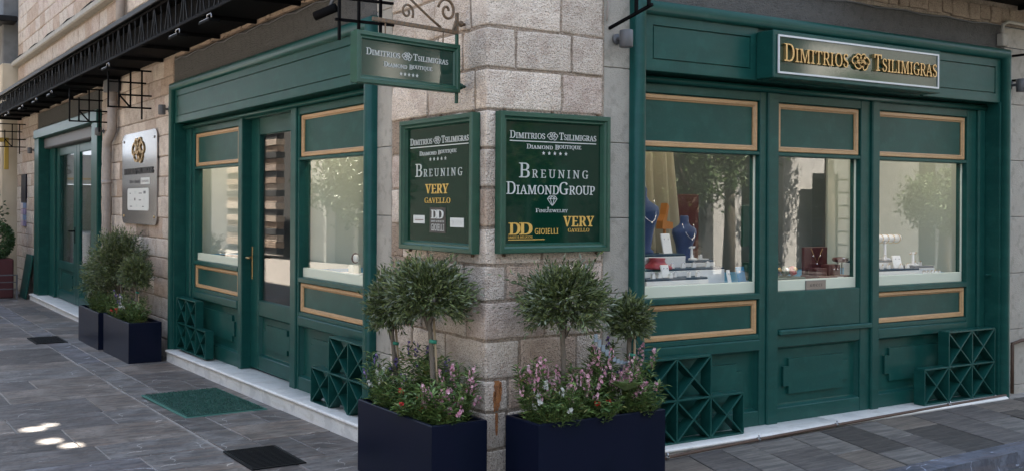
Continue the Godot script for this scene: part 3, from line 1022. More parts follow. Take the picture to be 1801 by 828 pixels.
func build_far_shop() -> void:
	var s := wall_thing(0, "shopfront", "narrow green double door in a deep frame at the far left", "shopfront", 0, 0, 0, "green shopfronts of the boutique")
	bx(s, "pilaster", M.green, Vector3(-13.45, -0.12, -0.3), Vector3(-13.05, 2.68, 0.06), 0.012)
	bx(s, "pilaster", M.green, Vector3(-9.2, -0.12, -0.3), Vector3(-8.86, 2.68, 0.06), 0.012)
	bx(s, "lintel", M.green, Vector3(-13.47, 2.68, -0.3), Vector3(-8.84, 2.84, 0.075), 0.012)
	bx(s, "shutter_box", M.lamp_grey, Vector3(-13.05, 2.5, -0.3), Vector3(-9.2, 2.68, -0.03), 0.02)
	var zd := -0.16
	bx(s, "jamb", M.green, Vector3(-13.05, -0.02, -0.28), Vector3(-12.6, 2.5, -0.12), 0.01)
	bx(s, "jamb", M.green, Vector3(-9.6, -0.02, -0.28), Vector3(-9.2, 2.5, -0.12), 0.01)
	for d in [[-12.6, -11.1], [-11.1, -9.6]]:
		var a: float = d[0] + 0.005
		var b: float = d[1] - 0.005
		var st := begin()
		box(st, Vector3(a, 0.0, zd - 0.05), Vector3(a + 0.2, 2.49, zd), 0.006)
		box(st, Vector3(b - 0.2, 0.0, zd - 0.05), Vector3(b, 2.49, zd), 0.006)
		box(st, Vector3(a + 0.2, 2.36, zd - 0.05), Vector3(b - 0.2, 2.49, zd - 0.002), 0.006)
		box(st, Vector3(a + 0.2, 0.5, zd - 0.05), Vector3(b - 0.2, 0.63, zd - 0.002), 0.006)
		box(st, Vector3(a + 0.2, 0.0, zd - 0.05), Vector3(b - 0.2, 0.14, zd - 0.002), 0.006)
		var leaf := put(s, "door", st, M.green)
		bx(leaf, "pane", M.glass, Vector3(a + 0.195, 0.625, zd - 0.03), Vector3(b - 0.195, 2.365, zd - 0.022), 0.0)
		low_panel(leaf, a + 0.2, b - 0.2, 0.14, 0.5, zd - 0.04)
		if d[0] < -12:
			var h := begin(true)
			tube(h, [Vector3(b - 0.08, 1.14, zd), Vector3(b - 0.08, 1.14, zd + 0.06), Vector3(b - 0.2, 1.14, zd + 0.07)], 0.012, 8)
			put(leaf, "handle", h, M.iron)
			bx(leaf, "handle_plate", M.iron, Vector3(b - 0.1, 0.95, zd), Vector3(b - 0.06, 1.2, zd + 0.006), 0.002)
	var room := bx(s, "shop_room", M.cream_wall, Vector3(-12.8, -0.1, -1.9), Vector3(-9.4, 2.7, -1.87), 0.0)
	bx(room, "side_panel", M.cream_wall, Vector3(-12.83, -0.1, -1.87), Vector3(-12.8, 2.7, -0.28), 0.0)
	bx(room, "side_panel", M.cream_wall, Vector3(-9.4, -0.1, -1.87), Vector3(-9.37, 2.7, -0.28), 0.0)
	bx(room, "ceiling_panel", M.white_wall, Vector3(-12.8, 2.7, -1.9), Vector3(-9.4, 2.73, -0.3), 0.0)
	bx(room, "deck", M.white_box, Vector3(-12.7, -0.1, -0.8), Vector3(-11.2, 1.1, -0.4), 0.01)

# marble steps: front riser, rounded tread, in lengths with joints
func marble_step(side: int, called_label: String, u0: float, u1: float, yt0: float, yt1: float, front: float, back: float, joints: Array, nose := 0.012) -> void:
	var s := wall_thing(side, "marble_step", called_label, "step", 0, 0, 0, "white marble steps")
	var cuts: Array = [u0] + joints + [u1]
	for k in cuts.size() - 1:
		var a: float = cuts[k] + 0.0015
		var b: float = cuts[k + 1] - 0.0015
		var ya := lerpf(yt0, yt1, (a - u0) / (u1 - u0))
		var yb := lerpf(yt0, yt1, (b - u0) / (u1 - u0))
		var t := 0.03
		var st := begin(true)
		var prof := [[back, 0.0], [front - 0.006, 0.0], [front + 0.004, -0.003], [front + nose - 0.004, -0.008], [front + nose, -0.015], [front + nose - 0.004, -t + 0.004], [front + nose - 0.012, -t], [back, -t]]
		for j in prof.size():
			var p: Array = prof[j]
			var q: Array = prof[(j + 1) % prof.size()]
			quad(st, Vector3(a, ya + p[1], p[0]), Vector3(b, yb + p[1], p[0]), Vector3(b, yb + q[1], q[0]), Vector3(a, ya + q[1], q[0]))
		put(s, "tread", st, M.marble)
		st = begin()
		quad(st, Vector3(a, ya - t, front - 0.006), Vector3(b, yb - t, front - 0.006), Vector3(b, -0.3, front - 0.006), Vector3(a, -0.3, front - 0.006))
		quad(st, Vector3(a, ya - t, front - 0.006), Vector3(a, -0.3, front - 0.006), Vector3(a, -0.3, back), Vector3(a, ya - t, back))
		quad(st, Vector3(b, yb - t, front - 0.006), Vector3(b, -0.3, front - 0.006), Vector3(b, -0.3, back), Vector3(b, yb - t, back))
		put(s, "riser", st, M.marble)

# stair-shaped lattice guards of crossed flat bars
func lattice(side: int, label: String, u0: float, low: int, top: Array, y0: float, cw: float, chh: float) -> void:
	var s := wall_thing(side, "lattice_guard", label, "lattice guard", u0, y0, 0.0, "green crossed lattice guards")
	var z0 := -0.065
	var z1 := 0.02
	var t := 0.006
	var cells := []
	for k in low:
		cells.append(Vector2(k, 0))
	for k in top:
		cells.append(Vector2(k, 1))
	var seen := {}
	for c in cells:
		for e in [[0, 0, 1, 0], [0, 1, 1, 1], [0, 0, 0, 1], [1, 0, 1, 1], [0, 0, 1, 1], [0, 1, 1, 0]]:
			var p := Vector2((c.x + e[0]) * cw, (c.y + e[1]) * chh)
			var q := Vector2((c.x + e[2]) * cw, (c.y + e[3]) * chh)
			var key := "%s %s" % [p.snapped(Vector2.ONE * 0.001), q.snapped(Vector2.ONE * 0.001)]
			if seen.has(key):
				continue
			seen[key] = true
			var d := q - p
			var diag: bool = e[0] != e[2] and e[1] != e[3]
			var st := begin()
			var len := d.length() * 0.5 - (0.006 if diag else 0.0)
			var o := 0.0 if not diag else (0.002 if e[1] == 0 else 0.004)
			box(st, Vector3(-len, -t, z0 + o), Vector3(len, t, z1 - o), 0.0015)
			var bar := put(s, "bar", st, M.green, Vector3((p.x + q.x) * 0.5, (p.y + q.y) * 0.5, 0))
			bar.rotation.z = d.angle()

# ---------------------------------------------------------------- signs and posters
const FRAME := [Vector2(0, 0.0), Vector2(0, 0.05), Vector2(0.004, 0.055), Vector2(0.026, 0.055), Vector2(0.03, 0.046), Vector2(0.038, 0.04), Vector2(0.046, 0.04), Vector2(0.054, 0.022), Vector2(0.056, 0.018)]

func title(parent: Node3D, mat: Material, x0: float, x1: float, y: float, h: float, z: float, line: bool) -> void:
	var w := x1 - x0
	words(parent, "lettering", [["D", 1.0], ["IMITRIOS", 0.76]], serif, mat, x0, x0 + w * 0.395, y, y + h, z)
	monogram(parent, mat, x0 + w * 0.482, y + h * 0.42, w * 0.072, z)
	words(parent, "lettering", [["T", 1.0], ["SILIMIGRAS", 0.76]], serif, mat, x0 + w * 0.56, x1, y, y + h, z)
	if line:
		bx(parent, "rule", mat, Vector3(x0, y - h * 0.42, z), Vector3(x1, y - h * 0.3, z + 0.002), 0.0)

func poster(side: int, label: String, u: float, y: float, w: float, h: float) -> Node3D:
	var s := wall_thing(side, "poster_frame", label, "poster frame", u, y, 0.012, "framed name posters on the stone corner")
	var st := begin()
	sweep(st, rect(0, w, 0, h), FRAME)
	put(s, "frame", st, M.green_frame)
	bx(s, "board", M.deep_green, Vector3(0.04, 0.04, 0.0), Vector3(w - 0.04, h - 0.04, 0.02), 0.0)
	for k in [[0.06, 1], [w - 0.06, 1], [0.06, -1], [w - 0.06, -1], [w * 0.5, 1]]:
		var c := begin(true)
		var yy: float = h + 0.012 if k[1] > 0 else -0.012
		tube(c, [Vector3(k[0], yy, -0.004), Vector3(k[0], yy, 0.012)], 0.008, 8)
		put(s, "fixing", c, M.rust_iron)
	return s

func diamond_icon(parent: Node3D, mat: Material, cx: float, cy: float, s: float, z: float) -> void:
	var st := begin()
	var P := [Vector2(-1, 0.35), Vector2(-0.55, 0.8), Vector2(0.55, 0.8), Vector2(1, 0.35), Vector2(0, -0.8), Vector2(-0.4, 0.35), Vector2(0.4, 0.35), Vector2(0, 0.8)]
	for e in [[0, 1], [1, 2], [2, 3], [3, 4], [4, 0], [0, 3], [5, 4], [6, 4], [5, 7], [6, 7], [1, 5], [2, 6]]:
		var a: Vector2 = P[e[0]] * s + Vector2(cx, cy)
		var b: Vector2 = P[e[1]] * s + Vector2(cx, cy)
		var n := (b - a).normalized().orthogonal() * s * 0.045
		extrude(st, PackedVector2Array([a - n, b - n, b + n, a + n]), z, z + 0.0015)
	put(parent, "diamond_emblem", st, mat)

func double_d(parent: Node3D, mat: Material, x0: float, x1: float, y0: float, y1: float, z: float) -> void:
	var w := x1 - x0
	words(parent, "lettering", [["D", 1.0]], serif_bold, mat, x0, x0 + w * 0.5, y0, y1, z)
	words(parent, "lettering", [["D", 1.0]], serif_bold, mat, x0 + w * 0.44, x1, y0, y1, z + 0.0012)

func build_posters() -> void:
	# right-hand poster
	var w := 0.805
	var h := 0.797
	var s := poster(1, "green framed poster right of the stone corner with the gold letters", 0.052, 1.323, w, h)
	var z := 0.0205
	var fx := func(px: float) -> float: return 0.058 + (px - 583.0) / 452.0 * (w - 0.116)
	var fy := func(py: float) -> float: return h - 0.058 - (py - 112.0) / 610.0 * (h - 0.116)
	title(s, M.white_print, fx.call(600), fx.call(1016), fy.call(192), 0.042, z, true)
	words(s, "lettering", small_caps("Diamond Boutique"), serif, M.white_print, fx.call(678), fx.call(940), fy.call(243), fy.call(219), z)
	stars(s, M.white_print, fx.call(758), fx.call(866), fy.call(264), 0.012, z)
	words(s, "lettering", [["B", 1.0]], serif, M.grey_print, fx.call(643), fx.call(692), fy.call(391), fy.call(316), z)
	words(s, "lettering", [["R E U N I N G", 1.0]], serif, M.grey_print, fx.call(704), fx.call(976), fy.call(391), fy.call(348), z)
	words(s, "lettering", [["D", 1.0], ["IAMOND", 0.72], ["G", 1.0], ["ROUP", 0.72]], serif, M.white_print, fx.call(585), fx.call(1010), fy.call(476), fy.call(411), z)
	diamond_icon(s, M.white_print, fx.call(801), fy.call(510), 0.036, z)
	words(s, "lettering", [["F", 1.0], ["INE", 0.76], ["J", 1.0], ["EWELRY", 0.76]], serif, M.white_print, fx.call(722), fx.call(876), fy.call(568), fy.call(542), z)
	double_d(s, M.gold_print, fx.call(596), fx.call(706), fy.call(681), fy.call(620), z)
	words(s, "lettering", [["DAVITE & DELUCCHI", 1.0]], sans, M.gold_print, fx.call(595), fx.call(707), fy.call(699), fy.call(687), z)
	words(s, "lettering", [["GIOIELLI", 1.0]], sans, M.gold_print, fx.call(718), fx.call(830), fy.call(680), fy.call(650), z)
	words(s, "lettering", [["VERY", 1.0]], serif_bold, M.gold_print, fx.call(854), fx.call(1007), fy.call(642), fy.call(588), z)
	words(s, "lettering", [["GAVELLO", 1.0]], serif, M.gold_print, fx.call(878), fx.call(983), fy.call(670), fy.call(651), z)
	bx(s, "rule", M.gold_print, Vector3(fx.call(595), fy.call(708), z), Vector3(fx.call(765), fy.call(704), z + 0.0015), 0.0)
	# left-hand poster
	s = poster(0, "green framed poster left of the stone corner with three small cards at its foot", -0.852, 1.318, w, h)
	fx = func(t: float) -> float: return 0.058 + t * (w - 0.116)
	title(s, M.white_print, fx.call(0.04), fx.call(0.97), h - 0.155, 0.042, z, true)
	words(s, "lettering", small_caps("Diamond Boutique"), serif, M.white_print, fx.call(0.2), fx.call(0.79), h - 0.222, h - 0.196, z)
	stars(s, M.white_print, fx.call(0.38), fx.call(0.62), h - 0.248, 0.012, z)
	words(s, "lettering", [["B", 1.0]], serif, M.grey_print, fx.call(0.13), fx.call(0.245), h - 0.352, h - 0.272, z)
	words(s, "lettering", [["R E U N I N G", 1.0]], serif, M.grey_print, fx.call(0.27), fx.call(0.88), h - 0.352, h - 0.305, z)
	words(s, "lettering", [["VERY", 1.0]], serif_bold, M.gold_print, fx.call(0.3), fx.call(0.67), h - 0.455, h - 0.398, z)
	words(s, "lettering", [["GAVELLO", 1.0]], serif, M.gold_print, fx.call(0.29), fx.call(0.7), h - 0.512, h - 0.48, z)
	bx(s, "card", M.white_print, Vector3(fx.call(0.1), 0.16, z), Vector3(fx.call(0.29), 0.21, z + 0.002), 0.0)
	bx(s, "printed_line", M.burgundy, Vector3(fx.call(0.13), 0.18, z + 0.0022), Vector3(fx.call(0.27), 0.185, z + 0.003), 0.0)
	bx(s, "printed_line", M.grey_print, Vector3(fx.call(0.13), 0.192, z + 0.0022), Vector3(fx.call(0.2), 0.196, z + 0.003), 0.0)
	bx(s, "card", M.black_print, Vector3(fx.call(0.375), 0.108, z), Vector3(fx.call(0.63), 0.258, z + 0.002), 0.0)
	double_d(s, M.white_print, fx.call(0.4), fx.call(0.605), 0.192, 0.244, z + 0.0022)
	words(s, "lettering", [["DAVITE & DELUCCHI", 1.0]], sans, M.white_print, fx.call(0.4), fx.call(0.605), 0.17, 0.182, z + 0.0022, 0.001)
	words(s, "lettering", [["GIOIELLI", 1.0]], sans, M.white_print, fx.call(0.4), fx.call(0.605), 0.12, 0.16, z + 0.0022, 0.001)
	bx(s, "card", M.white_print, Vector3(fx.call(0.7), 0.146, z), Vector3(fx.call(0.905), 0.2, z + 0.002), 0.0)
	words(s, "lettering", [["GIA", 1.0]], serif, M.grey_print, fx.call(0.785), fx.call(0.885), 0.162, 0.186, z + 0.0022, 0.001)
	var ring := begin()
	for k in 16:
		var a := TAU * k / 16.0
		var b := TAU * (k + 1) / 16.0
		for rr in [0.013, 0.007]:
			extrude(ring, PackedVector2Array([Vector2(cos(a), sin(a)) * rr, Vector2(cos(b), sin(b)) * rr, Vector2(cos(b), sin(b)) * (rr - 0.002), Vector2(cos(a), sin(a)) * (rr - 0.002)]), 0, 0.001)
	put(s, "ring_emblem", ring, M.grey_print, Vector3(fx.call(0.742), 0.174, z + 0.0022))

func build_name_sign() -> void:
	# box sign over the right-hand shop
	var a := 2.15
	var b := 3.955
	var s := wall_thing(1, "name_sign", "projecting green box sign with gold raised letters over the right-hand shopfront", "sign", a, 2.43, 0.0)
	var w := b - a
	bx(s, "box", M.green, Vector3(0, 0, 0.0265), Vector3(w, 0.312, 0.165), 0.006)
	bx(s, "board", M.sign_green, Vector3(0.03, 0.03, 0.1655), Vector3(w - 0.03, 0.282, 0.169), 0.0)
	var st := begin()
	sweep(st, rect(0.035, w - 0.035, 0.03, 0.282), [Vector2(0, 0.165), Vector2(0, 0.176), Vector2(0.012, 0.176), Vector2(0.012, 0.168)])
	put(s, "white_border", st, M.white_metal)
	words(s, "lettering", [["D", 1.0], ["IMITRIOS", 0.78]], serif, M.gold, 0.075, 0.72, 0.11, 0.225, 0.17, 0.02)
	monogram(s, M.gold, 0.86, 0.158, 0.115, 0.17, 0.016)
	words(s, "lettering", [["T", 1.0], ["SILIMIGRAS", 0.78]], serif, M.gold, 1.0, 1.72, 0.11, 0.225, 0.17, 0.02)

func build_hanging_sign() -> void:
	# the sign swings out from the left face of the pier
	var ang := deg_to_rad(12.0)
	var L := 0.77
	var at := Vector3(-0.08, 2.235, -0.185)
	var s := thing("hanging_sign", "small green framed sign hanging from the scrolled iron bracket", "sign", at, ang)
	var st := begin()
	var fr := []
	for p in FRAME:
		fr.append(Vector2(p.x * 0.8, p.y * 0.6 + 0.0))
	sweep(st, rect(-L, 0, -0.005, 0.268), fr)
	box(st, Vector3(-L + 0.002, -0.003, -0.03), Vector3(-0.002, 0.266, 0.002), 0.003)
	put(s, "frame", st, M.green_frame)
	bx(s, "board", M.sign_green, Vector3(-L + 0.03, 0.03, 0.002), Vector3(-0.03, 0.236, 0.013), 0.0)
	title(s, M.white_print, -L + 0.075, -0.085, 0.148, 0.036, 0.0135, false)
	words(s, "lettering", small_caps("Diamond Boutique"), serif, M.white_print, -L + 0.2, -0.21, 0.096, 0.122, 0.0135)
	stars(s, M.white_print, -L + 0.325, -0.325, 0.066, 0.011, 0.0135)
	# bracket
	var b := thing("sign_bracket", "rusty wrought iron bracket with scrolls above the hanging sign", "bracket", at, ang)
	st = begin()
	box(st, Vector3(-L * 0.82, 0.335, -0.016), Vector3(0.02, 0.357, -0.002), 0.002)
	put(b, "arm", st, M.rust_iron)
	st = begin()
	box(st, Vector3(0.004, -0.06, -0.02), Vector3(0.022, 0.34, -0.004), 0.002)
	put(b, "upright", st, M.green_frame)
	bx(b, "upright_top", M.rust_iron, Vector3(0.003, 0.34, -0.021), Vector3(0.023, 0.46, -0.003), 0.003)
	st = begin(true)
	var sp := []
	for k in 26:
		var t := k / 25.0
		var a := 0.2 + t * TAU * 1.45
		sp.append(Vector3(-0.07, 0.46, -0.01) + Vector3(-cos(a), sin(a), 0) * lerpf(0.072, 0.012, t))
	tube(st, [Vector3(-0.02, 0.35, -0.01)] + [Vector3(0.0, 0.41, -0.01)] , 0.008, 6)
	tube(st, sp, 0.008, 6)
	put(b, "scroll", st, M.rust_iron)
	st = begin(true)
	tube(st, [Vector3(-0.12, 0.36, -0.01), Vector3(-0.2, 0.4, -0.01), Vector3(-0.36, 0.49, -0.01)], 0.007, 6)
	put(b, "brace", st, M.rust_iron)
	st = begin(true)
	sp = []
	for k in 20:
		var t := k / 19.0
		var a := -0.6 + t * TAU * 1.2
		sp.append(Vector3(-0.38, 0.415, -0.01) + Vector3(cos(a), sin(a), 0) * lerpf(0.05, 0.012, t))
	tube(st, sp, 0.007, 6)
	put(b, "scroll", st, M.rust_iron)
	for yy in [0.4, 0.04]:
		st = begin(true)
		tube(st, [Vector3(0.013, yy, -0.012), Vector3(0.085, yy, -0.012)], 0.009, 8)
		tube(st, [Vector3(0.04, yy, -0.012), Vector3(0.052, yy, -0.012)], 0.019, 8)
		put(b, "standoff", st, M.rust_iron if yy > 0.2 else M.green_frame)
	st = begin(true)
	tube(st, [Vector3(-0.1, 0.34, -0.01), Vector3(-0.1, 0.262, -0.01)], 0.004, 6)
	tube(st, [Vector3(-L * 0.7, 0.34, -0.01), Vector3(-L * 0.7, 0.262, -0.01)], 0.004, 6)
	put(b, "hanger", st, M.rust_iron)

func build_plaque() -> void:
	var s := wall_thing(0, "steel_plaque", "brushed steel plaque with rounded corners on the stone wall", "plaque", -7.67, 1.34, 0.014)
	var w := 1.46
	var h := 1.08
	var poly := PackedVector2Array()
	var r := 0.09
	for c in [[w - r, r, -PI / 2], [w - r, h - r, 0.0], [r, h - r, PI / 2], [r, r, PI]]:
		for k in 7:
			var a: float = c[2] + PI / 2 * k / 6.0
			poly.append(Vector2(c[0] + cos(a) * r, c[1] + sin(a) * r))
	var st := begin()
	extrude(st, poly, 0.0, 0.016)
	put(s, "plate", st, M.steel)
	monogram(s, M.gold, 0.72, 0.86, 0.3, 0.0165, 0.012)
	words(s, "lettering", [["DIMITRIOS TSILIMIGRAS", 1.0]], serif_bold, M.black_print, 0.12, 1.33, 0.585, 0.66, 0.0165, 0.01)
	words(s, "lettering", [["Watches - Diamonds &", 1.0]], sans, M.lamp_grey, 0.34, 0.82, 0.48, 0.525, 0.0165, 0.001)
	bx(s, "card", M.white_print, Vector3(0.83, 0.465, 0.0165), Vector3(1.19, 0.54, 0.0175), 0.0)
	words(s, "lettering", [["Accessories", 1.0]], sans, M.lamp_grey, 0.86, 1.15, 0.485, 0.52, 0.0177, 0.001)
	poly = PackedVector2Array()
	r = 0.04
	for c in [[1.16 - r, 0.16 + r, -PI / 2], [1.16 - r, 0.42 - r, 0.0], [0.26 + r, 0.42 - r, PI / 2], [0.26 + r, 0.16 + r, PI]]:
		for k in 5:
			var a: float = c[2] + PI / 2 * k / 4.0
			poly.append(Vector2(c[0] + cos(a) * r, c[1] + sin(a) * r))
	st = begin()
	extrude(st, poly, 0.0165, 0.019)
	put(s, "card", st, M.white_print)
	# small maker's marks, too small to read
	for row in [[0.355, [0.05, 0.1, 0.13, 0.09]], [0.275, [0.14, 0.06, 0.1, 0.05]], [0.2, [0.1, 0.07, 0.07]]]:
		var marks: Array = row[1]
		for k in marks.size():
			var x := lerpf(0.33, 1.12, (k + 0.15) / marks.size())
			bx(s, "printed_mark", M.lamp_grey if (k + int(row[0] * 100)) % 3 != 0 else M.grey_print, Vector3(x, row[0], 0.0192), Vector3(x + marks[k], row[0] + 0.012 + 0.02 * (k % 2), 0.02), 0.0)
	for c in [[0.09, 0.09], [w - 0.09, 0.09], [0.09, h - 0.09], [w - 0.09, h - 0.09]]:
		st = begin(true)
		tube(st, [Vector3(c[0], c[1], 0.012), Vector3(c[0], c[1], 0.022)], 0.016, 8)
		put(s, "screw", st, M.dark_steel if c[1] > 0.5 else M.gold)

# ---------------------------------------------------------------- plants
func leaf(st: SurfaceTool, p: Vector3, d: Vector3, up: Vector3, len: float, wid: float, c: Color) -> void:
	var side := d.cross(up)
	if side.length() < 0.01:
		side = d.cross(Vector3.RIGHT)
	side = side.normalized()
	var n := side.cross(d).normalized()
	var m := p + d * len * 0.5 + n * wid * 0.12
	st.set_color(c)
	st.add_vertex(p)
	st.add_vertex(m + side * wid * 0.5 + n * wid * 0.2)
	st.add_vertex(p + d * len)
	st.add_vertex(p)
	st.add_vertex(p + d * len)
	st.add_vertex(m - side * wid * 0.5 + n * wid * 0.2)

func sphere_dir() -> Vector3:
	var v := Vector3(rng.randfn(), rng.randfn(), rng.randfn())
	return v.normalized()

func olive_leaf_color() -> Color:
	var t := rng.randf()
	var c := Color(0.04, 0.06, 0.02).lerp(Color(0.18, 0.215, 0.078), t * t)
	if rng.randf() < 0.15:
		c = Color(0.19, 0.215, 0.155).lerp(Color(0.13, 0.15, 0.1), rng.randf())
	if rng.randf() < 0.1:
		c = Color(0.12, 0.15, 0.05)
	return c

func olive_tree(label: String, base: Vector3, crown: Vector3, r: Vector3, twigs: int, seed_: int, stake: bool, lean := Vector3.ZERO) -> void:
	rng.seed = seed_
	var t := thing("olive_tree", label, "olive tree", base, 0.0, "small ball-shaped olive trees in the planters")
	var c := crown - base
	var st := begin(true)
	var bend := Vector3(rng.randf_range(-0.01, 0.01), 0, rng.randf_range(-0.01, 0.01))
	tube(st, [Vector3.ZERO, c * 0.35 + bend, c * 0.7 - bend, c - Vector3(0, r.y * 0.5, 0)], 0.016, 8, 0.012)
	for k in 7:
		var d := sphere_dir()
		d.y = absf(d.y) * 0.7 + 0.25
		tube(st, [c - Vector3(0, r.y * 0.95, 0), c - Vector3(0, r.y * 0.45, 0) + d * r * 0.3, c + d * r * 0.75 - Vector3(0, r.y * 0.2, 0)], 0.008, 6, 0.003)
	put(t, "trunk", st, M.bark)
	if stake:
		st = begin(true)
		tube(st, [Vector3(0.02, 0.0, 0.016), Vector3(c.x + 0.024, c.y - r.y * 0.6, c.z + 0.016)], 0.007, 6)
		put(t, "cane", st, M.cane)
		st = begin(true)
		tube(st, [c * 0.62 + Vector3(0.008, 0, 0.006), c * 0.64 + Vector3(0.012, 0.006, 0.006)], 0.023, 10)
		put(t, "tie", st, M.tie)
	st = begin()
	var lump := FastNoiseLite.new()
	lump.seed = seed_
	lump.frequency = 1.6
	for k in int(twigs * 1.7):
		var d := sphere_dir()
		if d.y < -0.75:
			d.y *= -1.0
		var reach := rng.randf_range(0.82, 1.04) * (1.0 + 0.62 * lump.get_noise_3dv(d * 1.3))
		if rng.randf() < 0.04:
			reach *= rng.randf_range(1.15, 1.4)
		var p0 := c + d * r * rng.randf_range(0.25, 0.5)
		var bendv := (sphere_dir() * 0.4 + Vector3(0, 0.25, 0)) * r.x * 0.35
		var p1 := c + d * r * reach + bendv * 0.25
		var n := rng.randi_range(7, 11)
		for j in n:
			var f := (j + rng.randf() * 0.5) / n
			var p := p0.lerp(p1, f) + bendv * f * f * 0.4
			var dir := (p1 - p0).normalized()
			var ld := (dir + sphere_dir() * 0.7 + Vector3(0, 0.15, 0)).normalized()
			leaf(st, p, ld, sphere_dir(), rng.randf_range(0.028, 0.048), rng.randf_range(0.009, 0.014), olive_leaf_color())
	put(t, "crown", st, M.leaf)

func flower_plant(label: String, at: Vector3, kind: String, h: float, spread: float, seed_: int, group: String) -> void:
	rng.seed = seed_
	var t := thing("flowering_plant" if kind != "green" and kind != "rosette" else "leafy_plant", label, "plant", at, rng.randf() * TAU, group)
	var st := begin()
	var bl := begin()
	var any := false
	if kind == "rosette":
		for k in 26:
			var a := k * 2.4
			var d := Vector3(cos(a), 0.9 - k * 0.035 + 0.3, sin(a)).normalized()
			leaf(st, Vector3(0, 0.03 + h * 0.4, 0), d, Vector3.UP, spread * (0.55 + k * 0.022), spread * 0.5, Color(0.13, 0.19, 0.06).lerp(Color(0.17, 0.22, 0.09), rng.randf()))
		put(t, "leaves", st, M.leaf)
		return
	var stems := 30
	for k in stems:
		var a := rng.randf() * TAU
		var out := spread * sqrt(rng.randf())
		var top := Vector3(cos(a) * out, h * rng.randf_range(0.45, 1.1), sin(a) * out)
		var foot := Vector3(cos(a) * out * 0.35, 0.0, sin(a) * out * 0.35)
		var n := int(maxf(10, top.y / 0.011))
		for j in n:
			var f := (j + 0.5) / n
			var p := foot.lerp(top, f) + Vector3(0, 0.02 * sin(PI * f), 0)
			var fa := rng.randf() * TAU
			var ld := Vector3(cos(fa), rng.randf_range(-0.1, 0.7), sin(fa)).normalized()
			var dark := Color(0.035, 0.08, 0.02).lerp(Color(0.17, 0.25, 0.07), rng.randf())
			if rng.randf() < 0.08:
				dark = Color(0.2, 0.2, 0.06)
			var size := rng.randf_range(0.034, 0.068) * (1.0 if kind != "red" else 0.8)
			leaf(st, p, ld, Vector3.UP, size, size * (0.26 if kind != "red" else 0.6), dark)
		st.set_color(Color(0.05, 0.075, 0.02))
		var sd := Vector3(0.0016, 0, 0)
		quad(st, foot - sd, top - sd, top + sd, foot + sd)
		if kind == "green":
			continue
		var spike: float = {"pink": 0.6, "purple": 0.5, "white": 0.4, "red": 0.3}[kind]
		if k > stems * (0.42 if kind == "pink" else 0.2):
			continue
		any = true
		var m := 11 if kind == "pink" else 7
		for j in m:
			var f := 1.0 - spike * 0.5 * (j / float(m))
			var p := foot.lerp(top, f) + Vector3(0, 0.012, 0)
			var fa := rng.randf() * TAU
			var oo := Vector3(cos(fa), 0.15, sin(fa))
			var fc := Color(0.5, 0.2, 0.29).lerp(Color(0.72, 0.48, 0.53), rng.randf())
			if kind == "purple":
				fc = Color(0.09, 0.06, 0.2).lerp(Color(0.2, 0.14, 0.32), rng.randf())
			elif kind == "white":
				fc = Color(0.5, 0.5, 0.46)
			elif kind == "red":
				fc = Color(0.45, 0.015, 0.015).lerp(Color(0.6, 0.05, 0.03), rng.randf())
			var c := p + oo * rng.randf_range(0.004, 0.012)
			for q in 5:
				var qa := TAU * q / 5.0 + fa
				var e1 := oo.cross(Vector3.UP).normalized()
				var e2 := e1.cross(oo).normalized()
				leaf(bl, c, (e1 * cos(qa) + e2 * sin(qa) + oo * 0.3).normalized(), oo, 0.0115, 0.0105, fc)
	put(t, "foliage", st, M.leaf)
	if any:
		put(t, "blossoms", bl, M.petal)

func planter(label: String, x0: float, x1: float, z0: float, z1: float, h: float) -> float:
	var y := gy((x0 + x1) * 0.5, (z0 + z1) * 0.5) + 0.0
	var s := thing("planter_box", label, "planter", Vector3((x0 + x1) * 0.5, y, (z0 + z1) * 0.5), 0.0, "glossy navy planter boxes")
	var hx := (x1 - x0) * 0.5
	var hz := (z1 - z0) * 0.5
	var st := begin()
	var prof := [[0.0, -0.02], [0.0, h - 0.004], [0.004, h], [0.022, h], [0.026, h - 0.004], [0.026, h - 0.1]]
	for k in prof.size() - 1:
		var p: Array = prof[k]
		var q: Array = prof[k + 1]
		var a := [Vector3(-hx + p[0], p[1], -hz + p[0]), Vector3(hx - p[0], p[1], -hz + p[0]), Vector3(hx - p[0], p[1], hz - p[0]), Vector3(-hx + p[0], p[1], hz - p[0])]
		var b := [Vector3(-hx + q[0], q[1], -hz + q[0]), Vector3(hx - q[0], q[1], -hz + q[0]), Vector3(hx - q[0], q[1], hz - q[0]), Vector3(-hx + q[0], q[1], hz - q[0])]
		for j in 4:
			quad(st, a[j], a[(j + 1) % 4], b[(j + 1) % 4], b[j])
	put(s, "box", st, M.navy)
	bx(s, "soil", M.soil, Vector3(-hx + 0.02, 0.05, -hz + 0.02), Vector3(hx - 0.02, h - 0.035, hz - 0.02), 0.0)
	return y + h - 0.035

